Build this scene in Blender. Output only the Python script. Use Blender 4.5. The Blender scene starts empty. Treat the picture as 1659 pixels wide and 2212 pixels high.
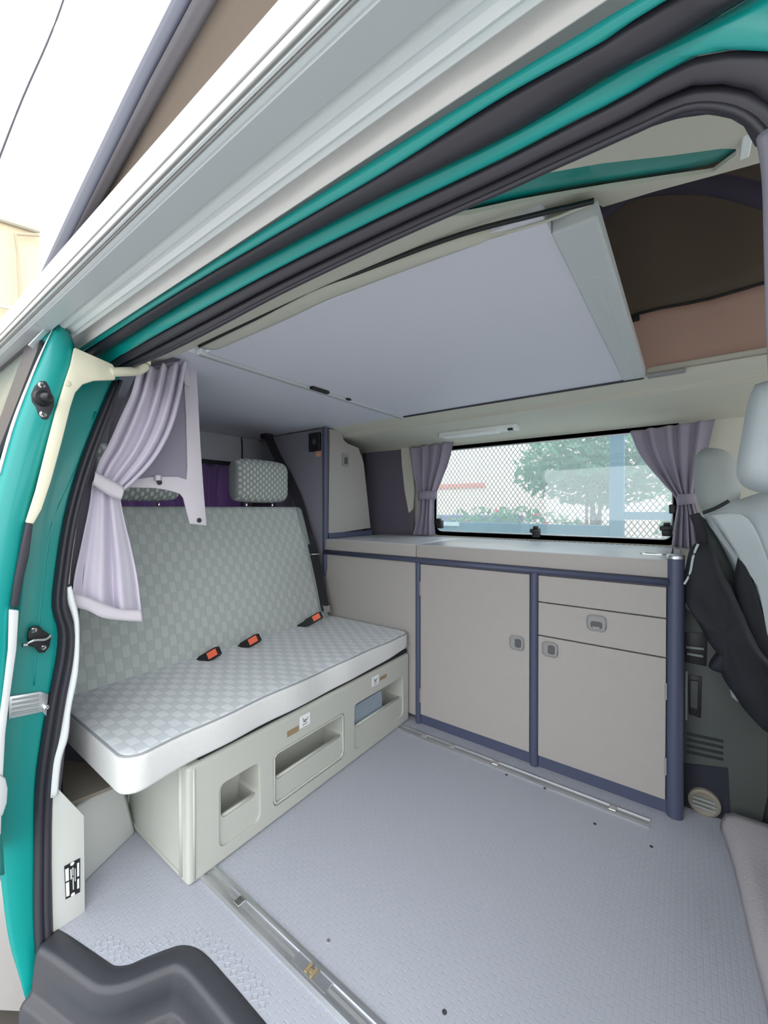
import bpy, bmesh, math, random
from mathutils import Vector, Matrix, noise
random.seed(7)
S = bpy.context.scene
COL = S.collection
# ------------------------------------------------------------------ camera
CAM = Vector((0.0262, -1.7148, 1.0578))
RT = Vector((0.80326825, 0.59561674, -0.00089848)); UP = Vector((-0.00461351, 0.00773036, 0.99995948)); FW = Vector((-0.59559955, 0.80323156, -0.00895744))
FPX = 878.95
cd = bpy.data.cameras.new('camera'); cam = bpy.data.objects.new('camera', cd); COL.objects.link(cam)
cam.matrix_world = Matrix(((RT.x, UP.x, -FW.x, CAM.x), (RT.y, UP.y, -FW.y, CAM.y), (RT.z, UP.z, -FW.z, CAM.z), (0, 0, 0, 1)))
cd.sensor_fit = 'HORIZONTAL'; cd.sensor_width = 36.0; cd.lens = FPX / 1659 * 36.0; cd.clip_start = 0.02; cd.clip_end = 500
S.camera = cam
# ------------------------------------------------------------------ sky and exposure
w = bpy.data.worlds.new('overcast_sky'); S.world = w; w.use_nodes = True
bg = w.node_tree.nodes['Background']; bg.inputs['Color'].default_value = (0.96, 0.975, 1.0, 1); bg.inputs['Strength'].default_value = 1.85
S.view_settings.view_transform = 'Standard'; S.view_settings.look = 'None'; S.view_settings.gamma = 1.0
S.view_settings.use_curve_mapping = False; S.view_settings.exposure = 0.88

# ------------------------------------------------------------------ helpers
def at(px, py, ax, val):
    d = FW + RT * ((px - 829.5) / FPX) - UP * ((py - 1106) / FPX)
    i = 'xyz'.index(ax); return CAM + d * ((val - CAM[i]) / d[i])
def atp(px, py, p, n):
    d = FW + RT * ((px - 829.5) / FPX) - UP * ((py - 1106) / FPX)
    return CAM + d * ((Vector(p) - CAM).dot(Vector(n)) / d.dot(Vector(n)))
V = Vector
def lin(c): return tuple((x / 12.92 if x <= .04045 else ((x + .055) / 1.055) ** 2.4) for x in c)
def mat(name, rgb, rough=.6, metal=0, bump=0, bscale=300, var=0, vscale=6, coat=0, trans=0, spec=.5, mottled=None):
    m = bpy.data.materials.new(name); m.use_nodes = True; nt = m.node_tree; b = nt.nodes['Principled BSDF']
    c = lin([v / 255 for v in rgb]) + (1,)
    b.inputs['Base Color'].default_value = c; b.inputs['Roughness'].default_value = rough; b.inputs['Metallic'].default_value = metal
    b.inputs['Coat Weight'].default_value = coat; b.inputs['Coat Roughness'].default_value = .12; b.inputs['Specular IOR Level'].default_value = spec
    tc = nt.nodes.new('ShaderNodeTexCoord')
    if var:
        n = nt.nodes.new('ShaderNodeTexNoise'); n.inputs['Scale'].default_value = vscale; n.inputs['Detail'].default_value = 4
        mx = nt.nodes.new('ShaderNodeMix'); mx.data_type = 'RGBA'
        mx.inputs[6].default_value = tuple(x * (1 - var) for x in c[:3]) + (1,); mx.inputs[7].default_value = tuple(min(1, x * (1 + var)) for x in c[:3]) + (1,)
        nt.links.new(tc.outputs['Object'], n.inputs['Vector']); nt.links.new(n.outputs['Fac'], mx.inputs[0]); nt.links.new(mx.outputs[2], b.inputs['Base Color'])
    if bump:
        n2 = nt.nodes.new('ShaderNodeTexNoise'); n2.inputs['Scale'].default_value = bscale; n2.inputs['Detail'].default_value = 3
        bp = nt.nodes.new('ShaderNodeBump'); bp.inputs['Strength'].default_value = bump; bp.inputs['Distance'].default_value = .002
        nt.links.new(tc.outputs['Object'], n2.inputs['Vector']); nt.links.new(n2.outputs['Fac'], bp.inputs['Height']); nt.links.new(bp.outputs['Normal'], b.inputs['Normal'])
    if trans:
        tr = nt.nodes.new('ShaderNodeBsdfTranslucent'); tr.inputs['Color'].default_value = c
        ms = nt.nodes.new('ShaderNodeMixShader'); ms.inputs[0].default_value = trans
        out = nt.nodes['Material Output']; nt.links.new(b.outputs[0], ms.inputs[1]); nt.links.new(tr.outputs[0], ms.inputs[2]); nt.links.new(ms.outputs[0], out.inputs['Surface'])
    return m
def fabric(name, axu, c1, c2, cm, bw=.042, rh=.024, mort=.06, side=None, axv='Y'):
    """woven block upholstery: staggered columns of light and dark blocks with thin ribs"""
    m = mat(name, c1, .9); nt = m.node_tree; b = nt.nodes['Principled BSDF']; b.inputs['Sheen Weight'].default_value = .2
    tc = nt.nodes.new('ShaderNodeTexCoord'); sx = nt.nodes.new('ShaderNodeSeparateXYZ'); cb = nt.nodes.new('ShaderNodeCombineXYZ')
    nt.links.new(tc.outputs['Object'], sx.inputs[0]); nt.links.new(sx.outputs[axu], cb.inputs[0]); nt.links.new(sx.outputs[axv], cb.inputs[1])
    nz = nt.nodes.new('ShaderNodeTexNoise'); nz.inputs['Scale'].default_value = 5
    nt.links.new(tc.outputs['Object'], nz.inputs['Vector'])
    vm = nt.nodes.new('ShaderNodeVectorMath'); vm.operation = 'MULTIPLY_ADD'; vm.inputs[1].default_value = (.012, .012, 0)
    nt.links.new(nz.outputs['Color'], vm.inputs[0]); nt.links.new(cb.outputs[0], vm.inputs[2])
    f = lambda c: lin([v / 255 for v in c]) + (1,)
    def mth(op, x, y=None, z=None):
        q = nt.nodes.new('ShaderNodeMath'); q.operation = op
        for i, val in enumerate((x, y, z)):
            if val is None: continue
            if isinstance(val, (int, float)): q.inputs[i].default_value = val
            else: nt.links.new(val, q.inputs[i])
        return q.outputs[0]
    s2 = nt.nodes.new('ShaderNodeSeparateXYZ'); nt.links.new(vm.outputs[0], s2.inputs[0]); U, W = s2.outputs[0], s2.outputs[1]
    wv_ = mth('DIVIDE', W, rh); row = mth('FLOOR', wv_); fv = mth('FRACT', wv_)
    tt = mth('FRACT', mth('MULTIPLY_ADD', row, .5, mth('DIVIDE', U, 2 * bw)))
    light = mth('LESS_THAN', tt, .5)
    rib = mth('MULTIPLY_ADD', mth('SINE', mth('MULTIPLY', U, 6.2832 / .0045)), .5, .5)
    sep = mth('GREATER_THAN', mth('ABSOLUTE', mth('SUBTRACT', fv, .5)), .5 - mort)
    def mixc(fac, A, B):
        q = nt.nodes.new('ShaderNodeMix'); q.data_type = 'RGBA'
        if isinstance(fac, (int, float)): q.inputs[0].default_value = fac
        else: nt.links.new(fac, q.inputs[0])
        for i, val in ((6, A), (7, B)):
            if isinstance(val, tuple): q.inputs[i].default_value = val
            else: nt.links.new(val, q.inputs[i])
        return q.outputs[2]
    nz2 = nt.nodes.new('ShaderNodeTexNoise'); nz2.inputs['Scale'].default_value = 420; nt.links.new(tc.outputs['Object'], nz2.inputs['Vector'])
    dark = mixc(rib, f(c2), f(cm)); base = mixc(light, dark, f(c1)); base = mixc(mth('MULTIPLY', sep, .75), base, f(cm))
    base = mixc(mth('MULTIPLY', nz2.outputs['Fac'], .25), base, f(cm))
    nt.links.new(base, b.inputs['Base Color'])
    bp = nt.nodes.new('ShaderNodeBump'); bp.inputs['Strength'].default_value = .4; bp.inputs['Distance'].default_value = .002
    nt.links.new(mth('SUBTRACT', light, sep), bp.inputs['Height']); nt.links.new(bp.outputs['Normal'], b.inputs['Normal'])
    return m
def mk(name, bm, m=None, parent=None, smooth=False, label=None, cat=None, kind=None, group=None, angle=None):
    bmesh.ops.recalc_face_normals(bm, faces=bm.faces)
    me = bpy.data.meshes.new(name); bm.to_mesh(me); bm.free()
    o = bpy.data.objects.new(name, me); COL.objects.link(o)
    if m:
        for x in (m if isinstance(m, (list, tuple)) else [m]): me.materials.append(x)
    if smooth:
        me.shade_smooth()
        if angle is not None: me.set_sharp_from_angle(angle=math.radians(angle))
    if parent is not None:
        o.parent = parent; o.matrix_parent_inverse = Matrix.Translation(-parent.location)
    tag(o, label, cat, kind, group); return o
def tag(o, label=None, cat=None, kind=None, group=None):
    if label: o['label'] = label
    if cat: o['category'] = cat
    if kind: o['kind'] = kind
    if group: o['group'] = group
    return o
def empty(name, loc, label, cat, kind=None, group=None):
    o = bpy.data.objects.new(name, None); o.location = loc; o.empty_display_size = .05; COL.objects.link(o); return tag(o, label, cat, kind, group)
def box(a, b, r=0, seg=2, bm=None, cuts=None):
    n = bmesh.new(); g = bmesh.ops.create_cube(n, size=1); a = V(a); b = V(b)
    for v in n.verts: v.co = V(((a.x + b.x) / 2 + v.co.x * (b.x - a.x), (a.y + b.y) / 2 + v.co.y * (b.y - a.y), (a.z + b.z) / 2 + v.co.z * (b.z - a.z)))
    if r: bmesh.ops.bevel(n, geom=n.edges[:], offset=r, segments=seg, profile=.5, affect='EDGES')
    if cuts:
        for ax, num in cuts.items():
            i = 'xyz'.index(ax); no = V((0, 0, 0)); no[i] = 1
            for k in range(1, num):
                p = V((0, 0, 0)); p[i] = a[i] + (b[i] - a[i]) * k / num
                bmesh.ops.bisect_plane(n, geom=n.verts[:] + n.edges[:] + n.faces[:], plane_co=p, plane_no=no)
    return merge(bm, n)
def merge(bm, n):
    if bm is None: return n
    me = bpy.data.meshes.new('t'); n.to_mesh(me); n.free(); bm.from_mesh(me); bpy.data.meshes.remove(me); return bm
def prism(pts, off, bm=None, bev=0):
    """closed outline pts (3D) extruded by vector off"""
    n = bmesh.new(); vs = [n.verts.new(p) for p in pts]; f = n.faces.new(vs)
    e = bmesh.ops.extrude_face_region(n, geom=[f]); nv = [x for x in e['geom'] if isinstance(x, bmesh.types.BMVert)]
    bmesh.ops.translate(n, verts=nv, vec=V(off))
    bmesh.ops.triangulate(n, faces=[x for x in n.faces if len(x.verts) > 4])
    if bev:
        es = [x for x in n.edges if x.calc_face_angle(0) > .6]
        bmesh.ops.bevel(n, geom=es, offset=bev, segments=2, affect='EDGES', profile=.5)
    return merge(bm, n)
def catmull(P, n):
    if n <= 1: return list(P)
    out = []; L = len(P)
    for i in range(L - 1):
        p0 = P[max(i - 1, 0)]; p1 = P[i]; p2 = P[i + 1]; p3 = P[min(i + 2, L - 1)]
        for k in range(n):
            t = k / n; out.append(.5 * ((2 * p1) + (p2 - p0) * t + (2 * p0 - 5 * p1 + 4 * p2 - p3) * t * t + (3 * p1 - p0 - 3 * p2 + p3) * t ** 3))
    out.append(P[-1]); return out
def tube(P, r, seg=12, smooth=4, closed=False, bm=None, flat=1.0, updir=None):
    P = [V(p) for p in P]; P = catmull(P, smooth) if smooth > 1 and not closed else P
    n = bmesh.new(); rings = []; L = len(P); up = V(updir) if updir else V((0, 0, 1))
    rr = r if isinstance(r, (list, tuple)) else [r] * L
    if len(rr) != L: rr = [rr[min(len(rr) - 1, int(round(i / (L - 1) * (len(rr) - 1))))] for i in range(L)]
    for i, p in enumerate(P):
        if closed: t = (P[(i + 1) % L] - P[i - 1])
        else: t = P[min(i + 1, L - 1)] - P[max(i - 1, 0)]
        t.normalize(); u = up if abs(t.dot(up)) < .97 else V((1, 0, 0))
        s = t.cross(u).normalized(); q = s.cross(t).normalized()
        rings.append([n.verts.new(p + (s * math.cos(2 * math.pi * k / seg) + q * math.sin(2 * math.pi * k / seg) * flat) * rr[i]) for k in range(seg)])
    R = L if closed else L - 1
    for i in range(R):
        a, b = rings[i], rings[(i + 1) % L]
        for k in range(seg): n.faces.new((a[k], a[(k + 1) % seg], b[(k + 1) % seg], b[k]))
    if not closed: n.faces.new(rings[0][::-1]); n.faces.new(rings[-1])
    return merge(bm, n)
def resample(P, n):
    P = [V(p) for p in P]; d = [0]
    for a, b in zip(P, P[1:]): d.append(d[-1] + (b - a).length)
    out = []; j = 0
    for i in range(n):
        s = d[-1] * i / (n - 1)
        while j < len(d) - 2 and d[j + 1] < s: j += 1
        t = (s - d[j]) / max(1e-9, d[j + 1] - d[j]); out.append(P[j].lerp(P[j + 1], max(0, min(1, t))))
    return out
def sheet(rows, thick=0, bm=None):
    """rows = grid of points; thickness by an offset copy"""
    n = bmesh.new(); G = [[n.verts.new(p) for p in r] for r in rows]
    for i in range(len(G) - 1):
        for j in range(len(G[0]) - 1): n.faces.new((G[i][j], G[i][j + 1], G[i + 1][j + 1], G[i + 1][j]))
    if thick:
        n.normal_update(); bmesh.ops.solidify(n, geom=n.faces[:], thickness=thick)
    return merge(bm, n)
def strip(A, B, n=40, k=5, bulge=.006, bdir=(0, 0, -1), thick=.004, bm=None, sm=3):
    """lofted strip between polylines A and B with a rounded cross section"""
    A = resample(catmull([V(a) for a in A], sm), n); B = resample(catmull([V(b) for b in B], sm), n); bd = V(bdir)
    rows = [[A[i].lerp(B[i], j / k) + bd * bulge * math.sin(math.pi * j / k) for j in range(k + 1)] for i in range(n)]
    return sheet(rows, thick, bm)
def drape(L, R, nv, nu, folds, amp, nrm, phase=0, thick=.0025, seed=0, bm=None, wob=.004):
    """gathered cloth between left and right border lines (top to bottom), folds running down"""
    L = resample(catmull([V(a) for a in L], 4), nv); R = resample(catmull([V(a) for a in R], 4), nv); nr = V(nrm).normalized()
    rows = []
    for i in range(nv):
        v = i / (nv - 1); a = amp(v) if callable(amp) else amp
        row = []
        for j in range(nu):
            u = j / (nu - 1)
            uu = u + .02 * math.sin(3 * v + seed) * math.sin(math.pi * u)
            z = math.sin(2 * math.pi * folds * uu + phase) + .35 * math.sin(2 * math.pi * folds * 1.7 * uu + 1.3 + seed)
            p = L[i].lerp(R[i], u) + nr * (a * z + wob * noise.noise(V((u * 3 + seed, v * 4, seed))))
            row.append(p)
        rows.append(row)
    return sheet(rows, thick, bm)
def rrect(cy, cz, w, h, r, n=5):
    pts = []
    for (sx, sy, a0) in ((1, 1, 0), (-1, 1, 90), (-1, -1, 180), (1, -1, 270)):
        for k in range(n + 1):
            a = math.radians(a0 + 90 * k / n); pts.append((cy + sx * (w / 2 - r) + r * math.cos(a), cz + sy * (h / 2 - r) + r * math.sin(a)))
    return pts
def boolean(o, cutters):
    for c in cutters:
        md = o.modifiers.new('cut', 'BOOLEAN'); md.operation = 'DIFFERENCE'; md.object = c; md.solver = 'EXACT'
    bpy.context.view_layer.update()
    me = bpy.data.meshes.new_from_object(o.evaluated_get(bpy.context.evaluated_depsgraph_get()))
    o.modifiers.clear(); o.data = me
    for c in cutters: bpy.data.objects.remove(c)
def lathe(c, axis, prof, seg=24, bm=None):
    """prof = list of (distance along axis, radius)"""
    n = bmesh.new(); ax = V(axis).normalized(); u = V((0, 0, 1)) if abs(ax.z) < .9 else V((1, 0, 0)); s = ax.cross(u).normalized(); q = s.cross(ax)
    rings = [[n.verts.new(V(c) + ax * d + (s * math.cos(2 * math.pi * k / seg) + q * math.sin(2 * math.pi * k / seg)) * r) for k in range(seg)] for d, r in prof]
    for a, b in zip(rings, rings[1:]):
        for k in range(seg): n.faces.new((a[k], a[(k + 1) % seg], b[(k + 1) % seg], b[k]))
    n.faces.new(rings[0][::-1]); n.faces.new(rings[-1]); return merge(bm, n)

# ------------------------------------------------------------------ materials
M = {}
M['hand'] = mat('grey_handle_plastic', (146, 146, 146), .4); M['hand_d'] = mat('handle_recess_grey', (84, 84, 88), .5)
M['lam'] = mat('grey_laminate', (168, 164, 160), .55, bump=.25, bscale=260, var=.03, vscale=40)
M['lamside'] = mat('grey_laminate_side', (142, 140, 152), .6, bump=.2, bscale=260)
M['post'] = mat('slate_blue_metal', (74, 80, 104), .42)
M['rubber'] = mat('dark_rubber', (50, 49, 58), .45, bump=.1, bscale=80)
M['black'] = mat('black_plastic', (26, 26, 30), .45)
M['well'] = mat('black_step_plastic', (56, 57, 64), .33, bump=.25, bscale=500)
M['teal'] = mat('teal_paint', (0, 152, 147), .38, coat=.3, var=.03, vscale=3)
M['white'] = mat('white_paint', (235, 240, 242), .3, coat=.4)
M['cream'] = mat('cream_plastic', (228, 224, 200), .5)
M['head'] = mat('beige_headliner', (205, 205, 192), .75, bump=.15, bscale=220)
M['board'] = mat('pale_grey_board', (222, 224, 236), .5, bump=.1, bscale=200)
M['boardedge'] = mat('board_edge_tape', (200, 207, 210), .45)
M['alu'] = mat('aluminium', (205, 208, 212), .32, metal=.85)
M['chrome'] = mat('chrome', (225, 225, 225), .18, metal=1)
M['boxp'] = mat('moulded_grey_plastic', (190, 192, 184), .42, bump=.08, bscale=400)
M['cush'] = fabric('plaid_upholstery', 0, (228, 233, 235), (219, 225, 228), (196, 204, 208), .040, .028, .05)
M['back'] = fabric('woven_upholstery', 2, (190, 197, 193), (187, 194, 190), (166, 174, 171), .040, .028, .06)
M['hr'] = fabric('ribbed_upholstery', 2, (204, 210, 205), (180, 188, 184), (128, 136, 134), .016, .019, .16)
M['side'] = mat('plain_cushion_side', (218, 219, 218), .9, bump=.5, bscale=420, var=.04, vscale=60)
M['pipe'] = mat('grey_piping', (150, 155, 158), .8)
M['curt'] = mat('lilac_grey_curtain', (234, 228, 242), .85, bump=.15, bscale=600, trans=.2)
M['curtd'] = mat('mauve_grey_curtain', (150, 144, 160), .85, bump=.15, bscale=600)
M['hem'] = mat('pale_hem_fabric', (214, 208, 216), .8)
M['purple'] = mat('purple_curtain', (150, 128, 172), .8, trans=.4)
M['darkcl'] = mat('dark_grey_cloth', (104, 98, 112), .85, bump=.15, bscale=500)
M['canvas'] = mat('off_white_canvas', (252, 251, 249), .8, bump=.1, bscale=90, trans=.15)
M['tent'] = mat('brown_tent_canvas', (112, 100, 88), .9, trans=.2, var=.1, vscale=4)
M['tentp'] = mat('pink_beige_tent_canvas', (190, 168, 156), .9, trans=.3, var=.06, vscale=6)
M['lid'] = mat('roof_lid_grey', (128, 126, 132), .5)
M['lide'] = mat('roof_lid_rubber', (66, 70, 88), .5)
M['belt'] = mat('black_webbing', (34, 34, 40), .8)
M['orange'] = mat('orange_button', (238, 110, 78), .5)
M['jacket'] = mat('black_padded_cloth', (22, 26, 34), .75, bump=.4, bscale=40)
M['cover'] = mat('pale_seat_cover', (182, 192, 196), .9, bump=.5, bscale=120)
M['cover2'] = mat('grey_seat_fabric', (154, 161, 160), .9, bump=.3, bscale=300)
M['console'] = mat('dark_grey_green_plastic', (74, 80, 78), .6, bump=.2, bscale=200)
M['brown'] = mat('brown_label', (150, 132, 100), .6)
M['paper'] = mat('white_label', (236, 238, 240), .6)
M['ink'] = mat('dark_ink', (60, 62, 68), .7)
M['card'] = mat('clear_plastic_card', (150, 165, 178), .25)
M['leaf'] = mat('green_leaf', (104, 146, 112), .6, trans=.4, var=.25, vscale=20)
M['redleaf'] = mat('red_blossom', (225, 70, 70), .6, trans=.3)
M['frame'] = mat('blue_grey_steel', (72, 124, 150), .5)
M['meshm'] = mat('galvanised_mesh', (104, 130, 138), .5)
M['build'] = mat('cream_wall', (206, 194, 166), .9, var=.03, vscale=2)
M['brick'] = mat('pinkish_wall', (235, 212, 200), .9, var=.05, vscale=3)
M['ground'] = mat('concrete_ground', (158, 156, 154), .9, bump=.5, bscale=30, var=.08, vscale=3)
M['shoe'] = mat('pale_carpet', (176, 172, 176), .95, bump=.8, bscale=120)
# floor vinyl with a small embossed dash pattern
fl = mat('embossed_vinyl', (174, 178, 188), .38, var=.03, vscale=2); M['floor'] = fl
nt = fl.node_tree; tc = nt.nodes.new('ShaderNodeTexCoord'); br = nt.nodes.new('ShaderNodeTexBrick'); br.inputs['Scale'].default_value = 1
br.inputs['Brick Width'].default_value = .026; br.inputs['Row Height'].default_value = .013; br.inputs['Mortar Size'].default_value = .0018; br.inputs['Mortar Smooth'].default_value = .6; br.inputs['Color1'].default_value = (1, 1, 1, 1); br.inputs['Color2'].default_value = (.55, .55, .55, 1)
mp = nt.nodes.new('ShaderNodeMapping'); mp.inputs['Rotation'].default_value = (0, 0, math.radians(90)); nt.links.new(tc.outputs['Object'], mp.inputs['Vector']); nt.links.new(mp.outputs[0], br.inputs['Vector'])
n2 = nt.nodes.new('ShaderNodeTexNoise'); n2.inputs['Scale'].default_value = 600; nt.links.new(tc.outputs['Object'], n2.inputs['Vector'])
ad = nt.nodes.new('ShaderNodeMath'); ad.operation = 'MULTIPLY_ADD'; ad.inputs[1].default_value = .25; nt.links.new(n2.outputs['Fac'], ad.inputs[0]); nt.links.new(br.outputs['Color'], ad.inputs[2])
bp = nt.nodes.new('ShaderNodeBump'); bp.inputs['Strength'].default_value = .35; bp.inputs['Distance'].default_value = .0018; nt.links.new(ad.outputs[0], bp.inputs['Height']); nt.links.new(bp.outputs['Normal'], nt.nodes['Principled BSDF'].inputs['Normal'])
# hazy window glass
g = bpy.data.materials.new('hazy_glass'); g.use_nodes = True; nt = g.node_tree; nt.nodes.remove(nt.nodes['Principled BSDF'])
t = nt.nodes.new('ShaderNodeBsdfTransparent'); t.inputs['Color'].default_value = (.90, .97, .98, 1); gl = nt.nodes.new('ShaderNodeBsdfGlossy'); gl.inputs['Roughness'].default_value = .02
df = nt.nodes.new('ShaderNodeBsdfTranslucent'); df.inputs['Color'].default_value = (.85, .95, 1, 1)
m1 = nt.nodes.new('ShaderNodeMixShader'); m1.inputs[0].default_value = .12; m2 = nt.nodes.new('ShaderNodeMixShader'); m2.inputs[0].default_value = .05
nt.links.new(t.outputs[0], m1.inputs[1]); nt.links.new(df.outputs[0], m1.inputs[2]); nt.links.new(m1.outputs[0], m2.inputs[1]); nt.links.new(gl.outputs[0], m2.inputs[2]); nt.links.new(m2.outputs[0], nt.nodes['Material Output'].inputs['Surface'])
M['glass'] = g
M['dglass'] = mat('door_glass_with_reflections', (110, 120, 112), .25, spec=.25, var=.5, vscale=9)  # grey-green mottling paints in the trees reflected by the pane

# ------------------------------------------------------------------ floor and step well
stp = [(-.668 + .72, -1.202), (-.668, -1.202), (-.80, -1.203), (-.875, -1.205), (-.915, -1.212), (-.945, -1.228), (-.962, -1.25), (-.985, -1.29), (-1.00, -1.32), (-1.025, -1.342), (-1.06, -1.352), (-1.184, -1.381), (-1.235, -1.395)]
rim = [V((x, y, 0)) for x, y in stp]
out = [V((x, y, 0)) for x, y in stp] + [V((-1.5, -1.38, 0)), V((-2.40, -1.38, 0)), V((-2.40, .62, 0)), V((.45, .62, 0)), V((.45, -1.202, 0))]
floor = mk('floor', prism(out, (0, 0, -.02)), M['floor'], kind='structure', label='pale blue-grey embossed vinyl floor of the camper', cat='floor')
for px, py in ((1285, 1780), (1407, 1829), (1177, 1703), (1094, 1674), (960, 2187)):
    p = at(px, py, 'z', 0); mk('floor_plug', lathe(p, (0, 0, 1), [(0, .005), (.0015, .005), (.002, .002)], 10), M['ink'], floor)
p = at(709, 2033, 'z', 0); mk('floor_stud', lathe(p, (0, 0, 1), [(0, .0045), (.002, .0045), (.003, .002)], 12), M['chrome'], floor, smooth=True, angle=40)
n = bmesh.new()
dline = [V((x, y, 0)) for x, y in stp[1:]]
dl_ = resample(catmull(dline, 4), 26)
for row_ in (.020, .040):
    for i in range(1, len(dl_) - 1):
        t_ = (dl_[i + 1] - dl_[i - 1]).normalized(); nn_ = V((t_.y, -t_.x, 0)); nn_ = nn_ if nn_.y > 0 or abs(nn_.y) < .3 and nn_.x < 0 else -nn_
        c_ = dl_[i] + nn_ * row_ + t_ * (.011 if row_ > .03 else 0)
        if c_.x < -1.12: continue
        q4 = [c_ + t_ * .009, c_ + nn_ * .009, c_ - t_ * .009, c_ - nn_ * .009]
        tube([p_ + V((0, 0, .0003)) for p_ in q4], .0008, 5, closed=True, bm=n)
mk('embossed_diamonds', n, M['floor'], floor, kind='stuff')
# step well : rim flange, rounded shoulder, wall, tread
def inset(P, d):
    o = []
    for i, p in enumerate(P):
        t = (P[min(i + 1, len(P) - 1)] - P[max(i - 1, 0)]).normalized(); nrm = V((-t.y, t.x, 0)); o.append(p + nrm * d)
    return o
rs = catmull(rim, 5)
def soft(P, k):
    for _ in range(k): P = [P[0]] + [(P[i - 1] + P[i] * 2 + P[i + 1]) / 4 for i in range(1, len(P) - 1)] + [P[-1]]
    return P
def lv(d, z, k): 
    q = soft(inset(rs, d), k); return [V((a.x, a.y, z)) for a in q]
rows = [lv(-.006, .001, 0), lv(.004, .003, 1), lv(.03, .001, 4), lv(.038, -.002, 6), lv(.044, -.012, 8), lv(.048, -.05, 10), lv(.052, -.088, 12), lv(.058, -.096, 12), lv(.070, -.098, 14), lv(.076, -.106, 16), lv(.082, -.15, 18), lv(.10, -.196, 22)]
end = [V((a.x, min(a.y - .06, -1.52), -.197)) for a in rows[-1]]
rows.append(end)
# the inset direction must point outwards (-y)
if rows[3][0].y > rim[0].y:
    for k, (d, z, s) in enumerate([(-.006, .001, 0), (.004, .003, 1), (.03, .001, 4), (.038, -.002, 6), (.044, -.012, 8), (.048, -.05, 10), (.052, -.088, 12), (.058, -.096, 12), (.070, -.098, 14), (.076, -.106, 16), (.082, -.15, 18), (.10, -.196, 22)]):
        rows[k] = lv(-d, z, s)
    rows[-1] = [V((a.x, min(a.y - .06, -1.52), -.197)) for a in rows[-2]]
step = mk('step_well', sheet(rows, .004), M['well'], smooth=True, label='black moulded plastic entry step well sunk below the floor edge', cat='step')
tr = [V((-.02, -1.33, -.195)), V((-.55, -1.33, -.195)), V((-.70, -1.332, -.195)), V((-.76, -1.345, -.195)), V((-.80, -1.38, -.195)), V((-.83, -1.44, -.195)), V((-.85, -1.52, -.195))]
mk('tread_rib', tube(tr, .008, 10, 5), M['well'], step, smooth=True)
mk('tread_pad', prism([V((p.x, p.y, -.196)) for p in soft(catmull(tr, 4), 2)] + [V((-.02, -1.52, -.196))], (0, 0, .004)), M['rubber'], step)
# outer sill under the pillar
mk('trim_1', box((-1.30, -1.60, -.40), (.25, -1.50, -.215), .02, 3), M['teal'], kind='structure', smooth=True, angle=40, label='teal painted door sill below the step well', cat='sill')

# ------------------------------------------------------------------ floor rails
def rail(name, x0, x1, y, label, lockx, clips):
    t = empty(name, (x0, y, 0), label, 'rail', group=None)
    prof = [(-.026, 0), (-.026, .0035), (-.019, .006), (-.0135, .006), (-.0125, .002), (.0125, .002), (.0135, .006), (.019, .006), (.026, .0035), (.026, 0)]
    n = bmesh.new(); A = [n.verts.new((x0, y + a, b)) for a, b in prof]; B = [n.verts.new((x1, y + a, b)) for a, b in prof]
    for i in range(len(prof)): n.faces.new((A[i], A[(i + 1) % len(prof)], B[(i + 1) % len(prof)], B[i]))
    n.faces.new(A[::-1]); n.faces.new(B); mk('channel', n, M['alu'], t)
    mk('groove', box((x0 + .002, y - .0035, .0022), (x1 - .002, y + .0035, .0032)), M['hand'], t)
    for cx in clips: mk('clip', box((cx - .012, y - .012, .002), (cx + .012, y + .012, .0075), .002), M['chrome'], t)
    if lockx is not None:
        lk = mk('lock_plate', box((lockx - .055, y - .0125, .0022), (lockx + .055, y + .0125, .0045), .001), M['alu'], t)
        n = box((lockx - .012, y - .011, .0045), (lockx - .004, y + .011, .010), .001); box((lockx + .006, y - .011, .0045), (lockx + .012, y + .011, .010), .001, bm=n); box((lockx - .004, y - .004, .0045), (lockx + .006, y + .004, .008), .001, bm=n)
        mk('lock_catch', n, M['brown'], lk)
p = at(660, 2118, 'z', 0)
rail('floor_rail', -1.40, .12, -1.078, 'aluminium floor rail nearest the door, running from under the near end of the bench', p.x, [-.93])
rail('floor_rail', -1.40, -.066, -.098, 'aluminium floor rail in front of the kitchen cabinet doors', None, [-.94, -.80, -.60, -.175])

# ------------------------------------------------------------------ bench
bench = empty('bench_seat', (-1.3, -.6, 0), 'three-seat camper bench in grey-green plaid fabric on a moulded plastic base', 'bench')
XB = -1.08
base = mk('storage_box', box((-1.52, -1.139, 0), (XB, -.012, .336), .012, 3), M['boxp'], bench)
cut = []
def cutter(y0, y1, z0, z1, r, x0, x1):
    pts = [V((x0, a, b)) for a, b in rrect((y0 + y1) / 2, (z0 + z1) / 2, y1 - y0, z1 - z0, r)]
    o = mk('cut', prism(pts, (x1 - x0, 0, 0)), None); cut.append(o)
pk = [(-1.045, -.898, .046, .238, .127), (-.848, -.491, .050, .235, .135), (-.433, -.066, .046, .238, .132)]
for (y0, y1, z0, z1, zl) in pk:
    cutter(y0, y1, z0, z1, .022, XB - .007, XB + .03)
    cutter(y0 + .010, y1 - .004, zl, z1 - .006, .018, XB - .11, XB + .02)
    cutter(y0 + .010, y1 - .010, z0 + .02, zl + .03, .01, XB - .11, XB - .028)
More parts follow.
